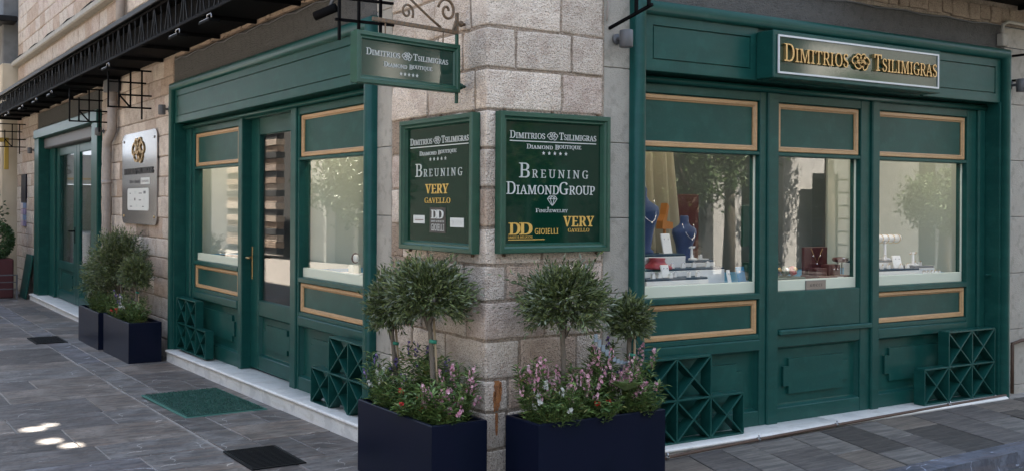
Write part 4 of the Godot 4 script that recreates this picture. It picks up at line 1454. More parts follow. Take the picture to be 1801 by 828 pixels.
func build_planters() -> void:
	var group := "plants in the corner planters"
	# left of the corner
	var y := planter("navy planter box left of the stone corner, under two olive trees", -0.432, -0.075, -0.7, 0.125, 0.425)
	olive_tree("larger olive tree left of the stone corner, below the left poster", Vector3(-0.25, y, -0.13), Vector3(-0.25, 1.075, -0.2), Vector3(0.27, 0.2, 0.27), 520, 31, true)
	olive_tree("smaller olive tree beside the green pillar left of the stone corner", Vector3(-0.23, y, -0.58), Vector3(-0.24, 0.97, -0.64), Vector3(0.155, 0.2, 0.155), 260, 32, true)
	var kinds := [["purple", -0.3, -0.66, 0.26, "purple-flowered plant at the left end of the planter left of the corner"], ["white", -0.36, -0.5, 0.2, "white-flowered plant near the left end of the planter left of the corner"], ["purple", -0.17, -0.46, 0.3, "tall purple-flowered plant under the smaller tree left of the corner"], ["green", -0.33, -0.3, 0.2, "leafy green plant in the middle of the planter left of the corner"], ["purple", -0.15, -0.22, 0.28, "purple-flowered plant behind the larger trunk left of the corner"], ["red", -0.36, -0.16, 0.12, "small red-flowered plant at the front of the planter left of the corner"], ["green", -0.34, -0.04, 0.2, "leafy plant in front of the larger trunk left of the corner"], ["pink", -0.18, 0.03, 0.26, "pink-flowered plant near the right end of the planter left of the corner"], ["pink", -0.3, 0.1, 0.2, "low pink-flowered plant at the right end of the planter left of the corner"]]
	for k in kinds.size():
		var q: Array = kinds[k]
		flower_plant(q[4], Vector3(q[1], y - 0.005, q[2] * 0.92 - 0.04), q[0], q[3] * 1.15, 0.13, 50 + k, group)
	# right of the corner
	y = planter("navy planter box right of the stone corner, full of pink flowers", 0.035, 0.94, 0.145, 0.43, 0.425)
	olive_tree("larger olive tree right of the stone corner, below the right poster", Vector3(0.3, y, 0.3), Vector3(0.315, 1.06, 0.3), Vector3(0.25, 0.2, 0.25), 520, 33, false)
	olive_tree("smaller olive tree in front of the plaster strip right of the stone corner", Vector3(0.79, y, 0.3), Vector3(0.79, 0.935, 0.3), Vector3(0.13, 0.13, 0.13), 230, 34, true)
	kinds = [["pink", 0.08, 0.3, 0.28, "pink-flowered plant at the left end of the planter right of the corner"], ["white", 0.13, 0.43, 0.2, "white-flowered plant at the front left of the planter right of the corner"], ["pink", 0.24, 0.36, 0.27, "pink-flowered plant left of the larger trunk right of the corner"], ["green", 0.22, 0.44, 0.17, "leafy plant at the front of the planter right of the corner"], ["pink", 0.38, 0.38, 0.25, "pink-flowered plant just right of the larger trunk right of the corner"], ["red", 0.45, 0.44, 0.12, "bright red-flowered plant at the front of the planter right of the corner"], ["pink", 0.54, 0.3, 0.31, "tallest pink-flowered plant in the middle of the planter right of the corner"], ["purple", 0.66, 0.24, 0.34, "purple-flowered plant at the back of the planter right of the corner"], ["pink", 0.7, 0.37, 0.27, "pink-flowered plant left of the smaller trunk right of the corner"], ["pink", 0.84, 0.33, 0.31, "pink-flowered plant at the right end of the planter right of the corner"], ["rosette", 0.62, 0.47, 0.3, "pale green rosette of fleshy leaves at the front of the planter right of the corner"], ["green", 0.79, 0.44, 0.16, "leafy plant at the front right of the planter right of the corner"]]
	for k in kinds.size():
		var q: Array = kinds[k]
		flower_plant(q[4], Vector3(q[1] * 0.97 + 0.05, y - 0.005, 0.145 + (q[2] - 0.15) * 0.85), q[0], q[3] * 1.12, 0.12, 80 + k, group)
	var rb := begin()
	for k in 10:
		var p0 := Vector3(0.56, 0.865, 0.26).lerp(Vector3(0.79, 0.7, 0.31), k / 10.0) - Vector3(0, 0.05 * sin(PI * k / 10.0), 0)
		var p1 := Vector3(0.56, 0.865, 0.26).lerp(Vector3(0.79, 0.7, 0.31), (k + 1) / 10.0) - Vector3(0, 0.05 * sin(PI * (k + 1) / 10.0), 0)
		box(rb, p0.min(p1) - Vector3(0, 0.006, 0.001), p0.max(p1) + Vector3(0, 0.006, 0.001), 0.0)
	tag(put(self, "ribbon", rb, M.ribbon), "pale blue ribbon tied between the two olive trees right of the corner", "ribbon")
	var tg := thing("plant_tag", "white plastic tags hanging on the smaller trunk right of the corner", "tag", Vector3(0.775, 0.66, 0.325))
	bx(tg, "strip", M.white_print, Vector3(-0.022, -0.06, 0.0), Vector3(-0.008, 0.06, 0.002), 0.0)
	bx(tg, "strip", M.white_print, Vector3(0.012, -0.01, 0.001), Vector3(0.022, 0.05, 0.003), 0.0)
	# farther down the left wall
	y = planter("navy planter box nearer the camera beside the left shopfront", -0.5, -0.15, -6.66, -5.6, 0.425)
	var y2 := planter("navy planter box farther along, below the downpipe", -0.53, -0.18, -7.78, -6.78, 0.425)
	olive_tree("larger olive tree against the wall below the steel plaque", Vector3(-0.32, y, -6.5), Vector3(-0.3, 0.9, -6.75), Vector3(0.36, 0.36, 0.36), 700, 35, true)
	olive_tree("smaller olive tree in front of the larger one below the plaque", Vector3(-0.3, y, -5.98), Vector3(-0.3, 0.8, -6.08), Vector3(0.18, 0.2, 0.18), 300, 36, true)
	olive_tree("bushy olive tree in the farther of the two wall planters", Vector3(-0.35, y2, -7.1), Vector3(-0.35, 0.68, -7.15), Vector3(0.32, 0.3, 0.32), 480, 37, false)
	group = "plants in the planters along the left wall"
	kinds = [["green", -0.35, -7.6, 0.26, "leafy plant at the far end of the farther wall planter"], ["white", -0.42, -7.35, 0.24, "white-flowered plant in the farther wall planter"], ["green", -0.42, -6.95, 0.24, "leafy plant at the near end of the farther wall planter"], ["green", -0.4, -6.5, 0.26, "leafy plant at the far end of the nearer wall planter"], ["red", -0.42, -6.15, 0.16, "small red-flowered plant in the nearer wall planter"], ["purple", -0.35, -6.3, 0.28, "purple-flowered plant in the middle of the nearer wall planter"], ["white", -0.35, -5.95, 0.26, "pale-flowered plant under the smaller tree in the nearer wall planter"], ["green", -0.35, -5.74, 0.24, "leafy plant at the near end of the nearer wall planter"]]
	for k in kinds.size():
		var q: Array = kinds[k]
		flower_plant(q[4], Vector3(q[1], (y2 if q[2] < -6.7 else y) - 0.005, q[2]), q[0], q[3], 0.16, 120 + k, group)

# ---------------------------------------------------------------- ironwork, lamps, pipes
func wall_lamp(side: int, label: String, u: float, y: float) -> void:
	var s := wall_thing(side, "wall_lamp", label, "wall lamp", u, y, 0.0, "grey cylinder wall lamps")
	var st := begin(true)
	lathe(st, [Vector2(0.0, -0.05), Vector2(0.036, -0.05), Vector2(0.04, -0.046), Vector2(0.04, 0.05), Vector2(0.036, 0.054), Vector2(0.0, 0.054)], 20, Vector3(0, 0, 0.085))
	put(s, "housing", st, M.lamp_grey)
	st = begin(true)
	tube(st, [Vector3(0, 0.01, 0.0), Vector3(0, 0.01, 0.012)], 0.032, 16)
	tube(st, [Vector3(0, 0.01, 0.01), Vector3(0, 0.01, 0.05)], 0.012, 10)
	put(s, "back_plate", st, M.lamp_grey)

# rectilinear iron bracket standing out from the wall: bars [x0, y0, x1, y1] in metres from the wall foot of the bracket
func grille(side: int, label: String, u: float, y: float, bars: Array) -> void:
	var s := wall_thing(side, "iron_bracket", label, "iron bracket", u, y, 0.0, "black iron canopy brackets")
	for b in bars:
		var st := begin()
		var p := Vector3(0, b[1], b[0])
		var q := Vector3(0, b[3], b[2])
		var d := q - p
		box(st, Vector3(-0.009, -0.009, -0.009), Vector3(0.009, 0.009, d.length() + 0.009), 0.002)
		var o := put(s, "bar", st, M.iron, p)
		if absf(d.y) > 0.999 * d.length():
			o.rotation.x = -PI / 2 * signf(d.y)
		else:
			o.rotation.x = -atan2(d.y, d.z)

const BRACKET := [[0.0, 0.0, 0.5, 0.0], [0.0, 0.14, 0.36, 0.14], [0.08, 0.28, 0.5, 0.28], [0.12, -0.12, 0.12, 0.42], [0.25, 0.0, 0.25, 0.42], [0.38, 0.0, 0.38, 0.3], [0.5, 0.0, 0.5, 0.42], [0.02, 0.42, 0.5, 0.42], [0.25, 0.0, 0.38, 0.14]]

func flood(label: String, u: float, y: float, w: float) -> void:
	var s := wall_thing(0, "flood_lamp", label, "flood lamp", u, y, w, "small flood lamps hung along the canopy edge")
	bx(s, "housing", M.iron, Vector3(-0.13, -0.05, -0.05), Vector3(0.13, -0.025, 0.05), 0.006)
	bx(s, "lens", M.steel, Vector3(-0.11, -0.026, 0.03), Vector3(0.11, -0.02, 0.049), 0.002)
	var st := begin(true)
	tube(st, [Vector3(-0.05, -0.03, 0.0), Vector3(-0.05, 0.03, 0.0), Vector3(0.05, 0.03, 0.0), Vector3(0.05, -0.03, 0.0)], 0.008, 6)
	put(s, "yoke", st, M.steel)

func canopy(side: int, label: String, u0: float, u1: float, yw: float, out: float) -> void:
	var s := wall_thing(side, "metal_canopy", label, "canopy", 0, yw, 0.0, "black metal canopies over the shops")
	bx(s, "underside", M.iron, Vector3(u0, 0.03, 0.005), Vector3(u1, 0.05, out - 0.02), 0.0)
	var st := begin()
	quad(st, Vector3(u0, 0.48, 0.005), Vector3(u1, 0.48, 0.005), Vector3(u1, 0.36, out + 0.05), Vector3(u0, 0.36, out + 0.05))
	quad(st, Vector3(u0, 0.455, 0.005), Vector3(u1, 0.455, 0.005), Vector3(u1, 0.335, out + 0.05), Vector3(u0, 0.335, out + 0.05))
	put(s, "roof_sheet", st, M.iron_sheet)
	bx(s, "gutter_edge", M.iron_sheet, Vector3(u0, 0.31, out + 0.02), Vector3(u1, 0.365, out + 0.056), 0.006)
	bx(s, "chord", M.iron, Vector3(u0, 0.0, out - 0.025), Vector3(u1, 0.03, out + 0.01), 0.004)
	bx(s, "chord", M.iron, Vector3(u0, 0.29, out - 0.015), Vector3(u1, 0.31, out + 0.005), 0.004)
	bx(s, "back_panel", M.iron, Vector3(u0, 0.05, out - 0.16), Vector3(u1, 0.3, out - 0.15), 0.0)
	# web of the lattice girder
	var web := begin()
	box(web, Vector3(-0.005, 0, -0.005), Vector3(0.005, 0.285, 0.005), 0.001)
	web.generate_normals()
	var wm := web.commit()
	var u := u0 + 0.06
	var k := 0
	while u < u1 - 0.1:
		var o := mi(s, "web_bar", wm, M.iron_sheet, Vector3(u, 0.02, out - 0.007))
		o.rotation.z = [0.0, -0.36, 0.0, 0.36][k % 4]
		k += 1
		u += 0.11
	# cross ribs below
	u = u0 + 0.4
	while u < u1:
		bx(s, "rib", M.iron, Vector3(u, -0.005, 0.006), Vector3(u + 0.03, 0.03, out - 0.026), 0.003)
		u += 0.9

func cable(called: String, label: String, pts: Array, r: float, mat: Material) -> void:
	var st := begin(true)
	tube(st, pts, r, 6)
	tag(put(self, called, st, mat), label, "cable")

func build_ironwork() -> void:
	canopy(0, "long black lattice-edged canopy over the left-hand facade", -15.5, -1.75, 3.14, 0.53)
	canopy(1, "black canopy above the right-hand shopfront", 3.05, 8.0, 3.2, 0.5)
	var fl := ["topmost flood lamp over the left shopfront", "flood lamp over the left window of the left shopfront", "flood lamp in front of the steel plaque's downpipe", "flood lamp over the right side of the far green door", "flood lamp over the middle of the far green door", "flood lamp over the left side of the far green door", "flood lamp at the far end of the canopy"]
	var us := [-3.13, -3.95, -6.43, -9.57, -10.7, -11.9, -13.3]
	for k in us.size():
		flood(fl[k], us[k], 3.1, 0.52)
	wall_lamp(0, "grey cylinder lamp on the stone left of the left shopfront", -5.85, 2.59)
	wall_lamp(0, "grey cylinder lamp by the downpipe near the far green door", -8.72, 2.53)
	wall_lamp(0, "grey cylinder lamp left of the far green door", -13.75, 2.5)
	wall_lamp(1, "grey cylinder lamp on the plaster strip left of the right shopfront", 0.955, 2.59)
	wall_lamp(1, "grey cylinder lamp at the right edge beyond the right shopfront", 5.17, 2.57)
	grille(0, "iron bracket beside the hanging sign", -1.04, 2.74, [[0.0, 0.02, 0.42, 0.02], [0.0, 0.16, 0.42, 0.16], [0.1, -0.1, 0.1, 0.45], [0.26, -0.06, 0.26, 0.45], [0.4, -0.1, 0.4, 0.45], [0.0, 0.3, 0.42, 0.3]])
	grille(0, "iron bracket over the steel plaque", -6.5, 2.66, BRACKET)
	grille(0, "iron bracket beside the downpipe", -8.5, 2.64, BRACKET)
	grille(0, "iron bracket at the far left end of the canopy", -14.6, 2.6, BRACKET + [[0.5, 0.14, 0.62, 0.14], [0.62, -0.05, 0.62, 0.42]])
	grille(1, "iron bracket on the plaster strip above the cylinder lamp", 0.905, 2.665, [[0.0, 0.0, 0.34, 0.08], [0.22, 0.06, 0.22, 0.42], [0.32, 0.08, 0.32, 0.42], [0.1, 0.16, 0.32, 0.16], [0.1, 0.16, 0.1, 0.42], [0.1, 0.3, 0.32, 0.3]])
	grille(1, "iron bracket at the right edge of the picture", 5.2, 2.62, [[0.0, 0.0, 0.34, 0.0], [0.1, -0.1, 0.1, 0.3], [0.3, -0.1, 0.3, 0.3], [0.0, 0.2, 0.34, 0.2], [0.2, 0.0, 0.2, 0.3]])
	# camera under the canopy end
	var s := wall_thing(0, "security_camera", "dark security camera above the right end of the left shopfront", "camera", -1.62, 2.93, 0.16)
	var st := begin(true)
	tube(st, [Vector3(-0.07, -0.03, 0.1), Vector3(0.06, 0.02, 0.0)], 0.032, 12)
	put(s, "housing", st, M.iron)
	st = begin(true)
	tube(st, [Vector3(0.0, 0.0, 0.03), Vector3(0.02, 0.1, 0.0), Vector3(0.02, 0.12, -0.16)], 0.014, 8)
	put(s, "mount", st, M.lamp_grey)
	# downpipe with a kink
	s = wall_thing(0, "downpipe", "painted rainwater downpipe between the far door and the steel plaque", "downpipe", -8.0, 0.0, 0.0)
	st = begin(true)
	tube(st, [Vector3(0.06, 3.1, 0.09), Vector3(0.06, 2.6, 0.09), Vector3(0.06, 2.5, 0.09), Vector3(-0.2, 2.36, 0.09), Vector3(-0.2, 2.26, 0.09), Vector3(-0.2, -0.1, 0.09)], 0.062, 14)
	put(s, "pipe", st, M.pipe_paint)
	for yy in [2.85, 1.85, 1.0]:
		st = begin(true)
		var xx := 0.06 if yy > 2.5 else -0.2
		tube(st, [Vector3(xx, yy - 0.025, 0.09), Vector3(xx, yy + 0.025, 0.09)], 0.07, 14)
		put(s, "collar", st, M.pipe_paint)
	bx(s, "hopper", M.lamp_grey, Vector3(-0.05, 2.98, 0.02), Vector3(0.17, 3.13, 0.18), 0.01)
	s = wall_thing(0, "downpipe", "short length of pipe on the upper wall above the canopy", "downpipe", -7.6, 3.6, 0.0)
	st = begin(true)
	tube(st, [Vector3(0, 0.0, 0.08), Vector3(0, 1.6, 0.08)], 0.06, 12)
	put(s, "pipe", st, M.pipe_paint)
	# cables
	var pts := []
	for k in 30:
		pts.append(Vector3(-0.05, 4.34 + 0.02 * sin(k * 1.7), -15.4 + k * 0.38))
	cable("wall_cable", "dark cable running along the ledge of the upper wall", pts, 0.012, M.iron)
	pts = []
	for k in 24:
		pts.append(Vector3(-0.015, 3.1 + 0.012 * sin(k * 2.1), -5.6 + k * 0.18))
	cable("wall_cable", "thin cable under the canopy above the left shopfront", pts, 0.006, M.lamp_grey)
	pts = []
	for k in 20:
		pts.append(Vector3(1.9 + k * 0.17, 3.045 + 0.008 * sin(k * 1.9), 0.012))
	cable("wall_cable", "thin cable along the top of the stucco over the right shopfront", pts, 0.005, M.lamp_grey)
	cable("wall_cable", "cable dropping down the edge of the plaster strip by the right poster", [Vector3(0.86, 3.05, 0.016), Vector3(0.85, 2.92, 0.02), Vector3(0.875, 2.8, 0.018), Vector3(0.86, 2.7, 0.02)], 0.006, M.pipe_paint)
	s = wall_thing(1, "junction_box", "small grey junction box at the top right corner of the right shopfront", "junction box", 4.97, 2.88, 0.0)
	bx(s, "box", M.plaster, Vector3(0, 0, -0.004), Vector3(0.075, 0.1, 0.05), 0.006)
	st = begin(true)
	tube(st, [Vector3(0.03, 0.1, 0.03), Vector3(0.03, 0.17, 0.03), Vector3(0.1, 0.2, 0.03), Vector3(0.4, 0.2, 0.03)], 0.014, 8)
	put(s, "conduit", st, M.plaster)
	# pipe along the foot of the right step, held by clips
	s = thing("ground_pipe", "rusty pipe clipped along the foot of the right marble step", "pipe")
	pts = []
	for k in 12:
		var x := 0.95 + k * 0.37
		pts.append(Vector3(x, gy(x, 0.1) + 0.016, 0.125 - 0.006 * k))
	st = begin(true)
	tube(st, pts, 0.011, 8)
	put(s, "pipe", st, M.rust_pipe)
	for x in [1.27, 2.1, 2.9, 4.24]:
		st = begin(true)
		var zz: float = 0.125 - 0.006 * (x - 0.95) / 0.37
		tube(st, [Vector3(x - 0.008, gy(x, 0.1) + 0.016, zz), Vector3(x + 0.008, gy(x, 0.1) + 0.016, zz)], 0.0145, 8)
		tube(st, [Vector3(x, gy(x, 0.1) + 0.02, zz + 0.012), Vector3(x, gy(x, 0.1) + 0.045, zz + 0.004)], 0.007, 6)
		put(s, "clip", st, M.steel)
	st = begin(true)
	tube(st, [Vector3(5.16, 0.1, 0.03), Vector3(5.16, 0.5, 0.03), Vector3(5.3, 0.52, 0.03), Vector3(6.0, 0.52, 0.03)], 0.014, 8)
	tag(put(self, "wall_pipe", st, M.rust_pipe), "rusty pipe rising up the plaster at the right edge", "pipe")

func build_street_things() -> void:
	# door mat
	var y := gy(-0.5, -3.2)
	var s := thing("door_mat", "green bristle door mat on the paving before the left door", "door mat", Vector3(-0.53, y + 0.002, -3.22), 0.05)
	bx(s, "pile", M.mat_green, Vector3(-0.32, 0.0, -0.49), Vector3(0.32, 0.016, 0.49), 0.003)
	var st := begin()
	for e in [[Vector3(-0.345, 0, -0.515), Vector3(0.345, 0.009, -0.488)], [Vector3(-0.345, 0, 0.488), Vector3(0.345, 0.009, 0.515)], [Vector3(-0.345, 0, -0.488), Vector3(-0.318, 0.009, 0.488)], [Vector3(0.318, 0, -0.488), Vector3(0.345, 0.009, 0.488)]]:
		box(st, e[0], e[1], 0.002)
	put(s, "border", st, M.mat_edge)
	st = begin()
	rng.seed = 404
	for k in 5200:
		var p := Vector3(rng.randf_range(-0.315, 0.315), 0.014, rng.randf_range(-0.485, 0.485))
		var d := (Vector3.UP + sphere_dir() * 0.9).normalized()
		var c := Color(0.008, 0.05, 0.038).lerp(Color(0.025, 0.12, 0.09), rng.randf())
		leaf(st, p, d, sphere_dir(), 0.013, 0.006, c)
	put(s, "bristles", st, M.leaf)
	# drain gratings
	for q in [["square iron drain grating in front of the corner planter", -0.815, -1.24, 0.36, 0.5], ["square iron drain grating near the wall planters", -0.88, -7.9, 0.37, 0.6]]:
		var gx: float = q[1]
		var gz: float = q[2]
		var g := thing("drain_grating", q[0], "drain", Vector3(gx, gy(gx, gz) + 0.004, gz), 0.0, "iron drain gratings in the paving")
		var hx: float = q[3] * 0.5
		var hz: float = q[4] * 0.5
		bx(g, "pit", M.iron, Vector3(-hx, -0.002, -hz), Vector3(hx, 0.001, hz), 0.0)
		st = begin()
		for e in [[Vector3(-hx, 0, -hz), Vector3(hx, 0.008, -hz + 0.02)], [Vector3(-hx, 0, hz - 0.02), Vector3(hx, 0.008, hz)], [Vector3(-hx, 0, -hz + 0.02), Vector3(-hx + 0.02, 0.008, hz - 0.02)], [Vector3(hx - 0.02, 0, -hz + 0.02), Vector3(hx, 0.008, hz - 0.02)]]:
			box(st, e[0], e[1], 0.001)
		put(g, "rim", st, M.iron_sheet)
		var z := -hz + 0.035
		while z < hz - 0.03:
			bx(g, "bar", M.iron_sheet, Vector3(-hx + 0.022, 0.001, z), Vector3(hx - 0.022, 0.009, z + 0.014), 0.002)
			z += 0.028
	# far left: topiary in a red pot, rail, leaning panel, rack of cards
	s = thing("topiary", "round clipped box bush in a dark red pot at the far left", "topiary", Vector3(-0.62, gy(0, -14.5), -14.2))
	rng.seed = 61
	st = begin()
	for k in 3600:
		var d := sphere_dir()
		var p := Vector3(0, 1.02, 0) + d * 0.35 * rng.randf_range(0.75, 1.0)
		leaf(st, p, (d + sphere_dir() * 0.8).normalized(), sphere_dir(), 0.05, 0.03, Color(0.02, 0.06, 0.014).lerp(Color(0.045, 0.1, 0.03), rng.randf()))
	put(s, "crown", st, M.leaf)
	st = begin()
	for k in 900:
		var d := sphere_dir()
		var p := Vector3(-0.2, 1.5, -0.3) + d * 0.45 * rng.randf_range(0.2, 1.0)
		leaf(st, p, (d + sphere_dir() * 0.8).normalized(), sphere_dir(), 0.08, 0.04, Color(0.03, 0.05, 0.02).lerp(Color(0.06, 0.08, 0.03), rng.randf()))
	put(s, "wild_shoots", st, M.leaf)
	bx(s, "pot", M.red_pot, Vector3(-0.3, 0.0, -0.3), Vector3(0.3, 0.7, 0.3), 0.02)
	s = thing("street_rail", "low dark metal rail in front of the red pot", "rail", Vector3(-0.6, gy(0, -13.6), -13.6))
	for q in [[-0.5, 0.42, 0.3, 0.44], [-0.5, 0.3, 0.3, 0.315], [-0.5, 0.18, 0.3, 0.195], [0.27, 0.0, 0.3, 0.42], [-0.2, 0.0, -0.17, 0.42]]:
		bx(s, "bar", M.lamp_grey, Vector3(q[0], q[1], -0.012), Vector3(q[2], q[3], 0.012), 0.003)
	s = thing("leaning_board", "green board leaning on the wall left of the far door", "board", Vector3(-0.02, gy(0, -13.9), -13.85), 0.0)
	st = begin()
	box(st, Vector3(-0.03, 0.0, -0.3), Vector3(0.0, 0.78, 0.3), 0.006)
	put(s, "panel", st, M.green).rotation.z = -0.16
	s.position.x = -0.16
	s = wall_thing(0, "card_rack", "narrow rack of printed cards on the stone wall left of the far door", "rack", -14.95, 1.12, 0.01)
	bx(s, "backing", M.navy, Vector3(0, 0.45, 0), Vector3(0.5, 0.98, 0.02), 0.004)
	var cc := [plain(0.4, 0.3, 0.32), plain(0.2, 0.16, 0.26), plain(0.5, 0.42, 0.4), plain(0.15, 0.2, 0.3)]
	for k in 8:
		bx(s, "card", cc[k % 4], Vector3(0.02 + (k % 2) * 0.24, 0.02 + (k / 2) * 0.11, 0.0), Vector3(0.24 + (k % 2) * 0.24, 0.12 + (k / 2) * 0.11, 0.03), 0.004)
	# the neighbour at the end of the wall
	s = thing("neighbour_house", "tall ochre and grey house beyond the far end of the stone wall", "house", Vector3(0, gy(0, -16), -15.7))
	bx(s, "pilaster", M.ochre_wall, Vector3(-0.28, -0.2, -0.3), Vector3(0.3, 4.4, 0.0), 0.02)
	bx(s, "wall", M.grey_wall, Vector3(-0.22, -0.2, -14.0), Vector3(8.0, 16.0, -0.3), 0.02)
	bx(s, "rear_block", M.grey_wall, Vector3(-0.21, 15.9, -18.0), Vector3(8.0, 24.5, -6.5), 0.02)
	bx(s, "eaves", M.iron_sheet, Vector3(-1.4, 5.2, -14.0), Vector3(0.0, 5.32, 0.1), 0.02)
	for k in 4:
		var wd := bx(s, "window", M.white_wall, Vector3(-0.26, 3.6, -2.6 - k * 2.4), Vector3(-0.2, 4.9, -1.6 - k * 2.4), 0.01)
		bx(wd, "pane", M.deep_green, Vector3(-0.275, 3.7, -2.5 - k * 2.4), Vector3(-0.262, 4.8, -1.7 - k * 2.4), 0.0)
	s = thing("shop_sign", "white fascia sign with dark letters at the far left edge", "sign", Vector3(-1.5, 2.0, -15.9))
	bx(s, "board", M.white_print, Vector3(-1.6, -0.05, -0.05), Vector3(1.2, 0.55, 0.0), 0.01)
	words(s, "lettering", [["la", 1.0]], sans, M.lamp_grey, 0.62, 1.02, 0.14, 0.42, 0.001, 0.004)
	bx(s, "rule", M.gold_print, Vector3(0.3, 0.04, 0.001), Vector3(1.05, 0.08, 0.004), 0.0)
	bx(s, "shop_pier", M.grey_wall, Vector3(-1.6, -2.2, -0.4), Vector3(1.22, -0.06, -0.06), 0.02)
	s = thing("yellow_bracket", "yellow painted bracket below the canopy at the far left", "bracket", Vector3(-0.32, 2.5, -15.2))
	bx(s, "arm", M.yellow, Vector3(-0.3, 0.22, -0.04), Vector3(0.1, 0.3, 0.04), 0.01)
	bx(s, "upright", M.yellow, Vector3(0.02, -0.3, -0.04), Vector3(0.1, 0.22, 0.04), 0.01)

# ---------------------------------------------------------------- window displays
func bust(side: int, label: String, u: float, y: float, w: float, h: float, mat: Material, chain: Material) -> void:
	var s := wall_thing(side, "necklace_bust", label, "display bust", u, y, w, "necklace busts in the right window")
	var st := begin(true)
	lathe(st, [Vector2(0.0, 0), Vector2(0.3, 0.0), Vector2(0.3, 0.04), Vector2(0.24, 0.08), Vector2(0.3, 0.35), Vector2(0.42, 0.6), Vector2(0.4, 0.7), Vector2(0.2, 0.79), Vector2(0.15, 0.85), Vector2(0.15, 0.97), Vector2(0.12, 1.0), Vector2(0, 1.0)].map(func(p): return p * h), 20, Vector3.ZERO, Vector3(0.78, 1, 0.5))
	put(s, "form", st, mat)
	st = begin(true)
	var pts := []
	for k in 17:
		var a := PI * k / 16.0
		pts.append(Vector3(cos(a) * 0.17 * h, (0.82 - 0.34 * sin(a)) * h, 0.1 * h + 0.14 * h * sin(a)))
	tube(st, pts, 0.0022, 5)
	put(s, "necklace", st, chain)
	st = begin(true)
	lathe(st, [Vector2(0, -0.01), Vector2(0.008, 0), Vector2(0, 0.01)], 8, Vector3(0, 0.465 * h, 0.245 * h))
	put(s, "pendant", st, chain)

func riser(side: int, label: String, u0: float, u1: float, y0: float, y1: float, w0: float, w1: float, group: String, trinkets: int, gold: bool) -> void:
	var s := wall_thing(side, "display_riser", label, "display riser", (u0 + u1) * 0.5, y0, (w0 + w1) * 0.5, group)
	var hx := (u1 - u0) * 0.5
	var hz := (w1 - w0) * 0.5
	var h := y1 - y0
	bx(s, "body", M.white_box, Vector3(-hx, 0, -hz), Vector3(hx, h - 0.012, hz), 0.003)
	bx(s, "velvet_top", M.navy_cloth, Vector3(-hx + 0.003, h - 0.012, -hz + 0.003), Vector3(hx - 0.003, h + 0.004, hz - 0.002), 0.004)
	for k in trinkets:
		ring_stand(s, Vector3(lerpf(-hx + 0.04, hx - 0.04, (k + 0.5) / trinkets) + rng.randf_range(-0.012, 0.012), h + 0.004, rng.randf_range(-hz * 0.3, hz * 0.7)), gold)

func ring_stand(parent: Node3D, at: Vector3, gold: bool) -> void:
	# small white pad with a ring or earrings
	var st := begin()
	extrude(st, PackedVector2Array([Vector2(-0.014, 0), Vector2(0.014, 0), Vector2(0.011, 0.022 + rng.randf() * 0.014), Vector2(-0.009, 0.03)]), -0.01, 0.008)
	var o := put(parent, "ring_pad", st, M.white_leather, at)
	o.rotation.y = rng.randf_range(-0.5, 0.3)
	st = begin(true)
	var pts := []
	for k in 11:
		var a := TAU * k / 10.0
		pts.append(Vector3(cos(a) * 0.01, 0.028 + sin(a) * 0.01, 0.004))
	tube(st, pts, 0.0022, 5)
	put(o, "ring", st, M.gold if gold else M.silver)

func card_stand(side: int, label: String, u: float, y: float, w: float, wd: float, h: float, mat: Material, group: String) -> void:
	var s := wall_thing(side, "jewel_card", label, "display card", u, y, w, group)
	var st := begin()
	box(st, Vector3(-wd * 0.5, 0, -0.006), Vector3(wd * 0.5, h, 0.006), 0.003)
	var o := put(s, "card", st, mat)
	o.rotation.x = -0.22
	st = begin(true)
	for x in [-0.22, 0.22]:
		lathe(st, [Vector2(0, -0.006), Vector2(0.006, 0), Vector2(0, 0.006)], 8, Vector3(wd * x, h * 0.72, 0.008))
	put(o, "earrings", st, M.silver)
	bx(s, "foot", mat, Vector3(-wd * 0.4, 0, -h * 0.35), Vector3(wd * 0.4, 0.006, 0.0), 0.002)

func t_bar(side: int, label: String, u: float, y: float, w: float, wd: float, h: float, r: float, gold: bool, bangles: int) -> void:
	var s := wall_thing(side, "jewel_bar", label, "jewel stand", u, y, w)
	var st := begin(true)
	tube(st, [Vector3(-wd * 0.5, h, 0), Vector3(wd * 0.5, h, 0)], r, 14)
	put(s, "roll", st, M.white_leather)
	st = begin(true)
	lathe(st, [Vector2(0, 0), Vector2(0.04, 0), Vector2(0.04, 0.012), Vector2(0.01, 0.018), Vector2(0.009, h)], 14)
	put(s, "stem", st, M.white_leather)
	for k in bangles:
		st = begin(true)
		var pts := []
		var x := lerpf(-wd * 0.42, wd * 0.42, k / maxf(1.0, bangles - 1))
		for j in 15:
			var a := TAU * j / 14.0
			pts.append(Vector3(x + 0.006 * sin(a), h - r * 0.25 + sin(a) * r * 1.3, cos(a) * r * 1.3))
		tube(st, pts, 0.003, 6)
		put(s, "bangle", st, M.gold if gold else M.silver)

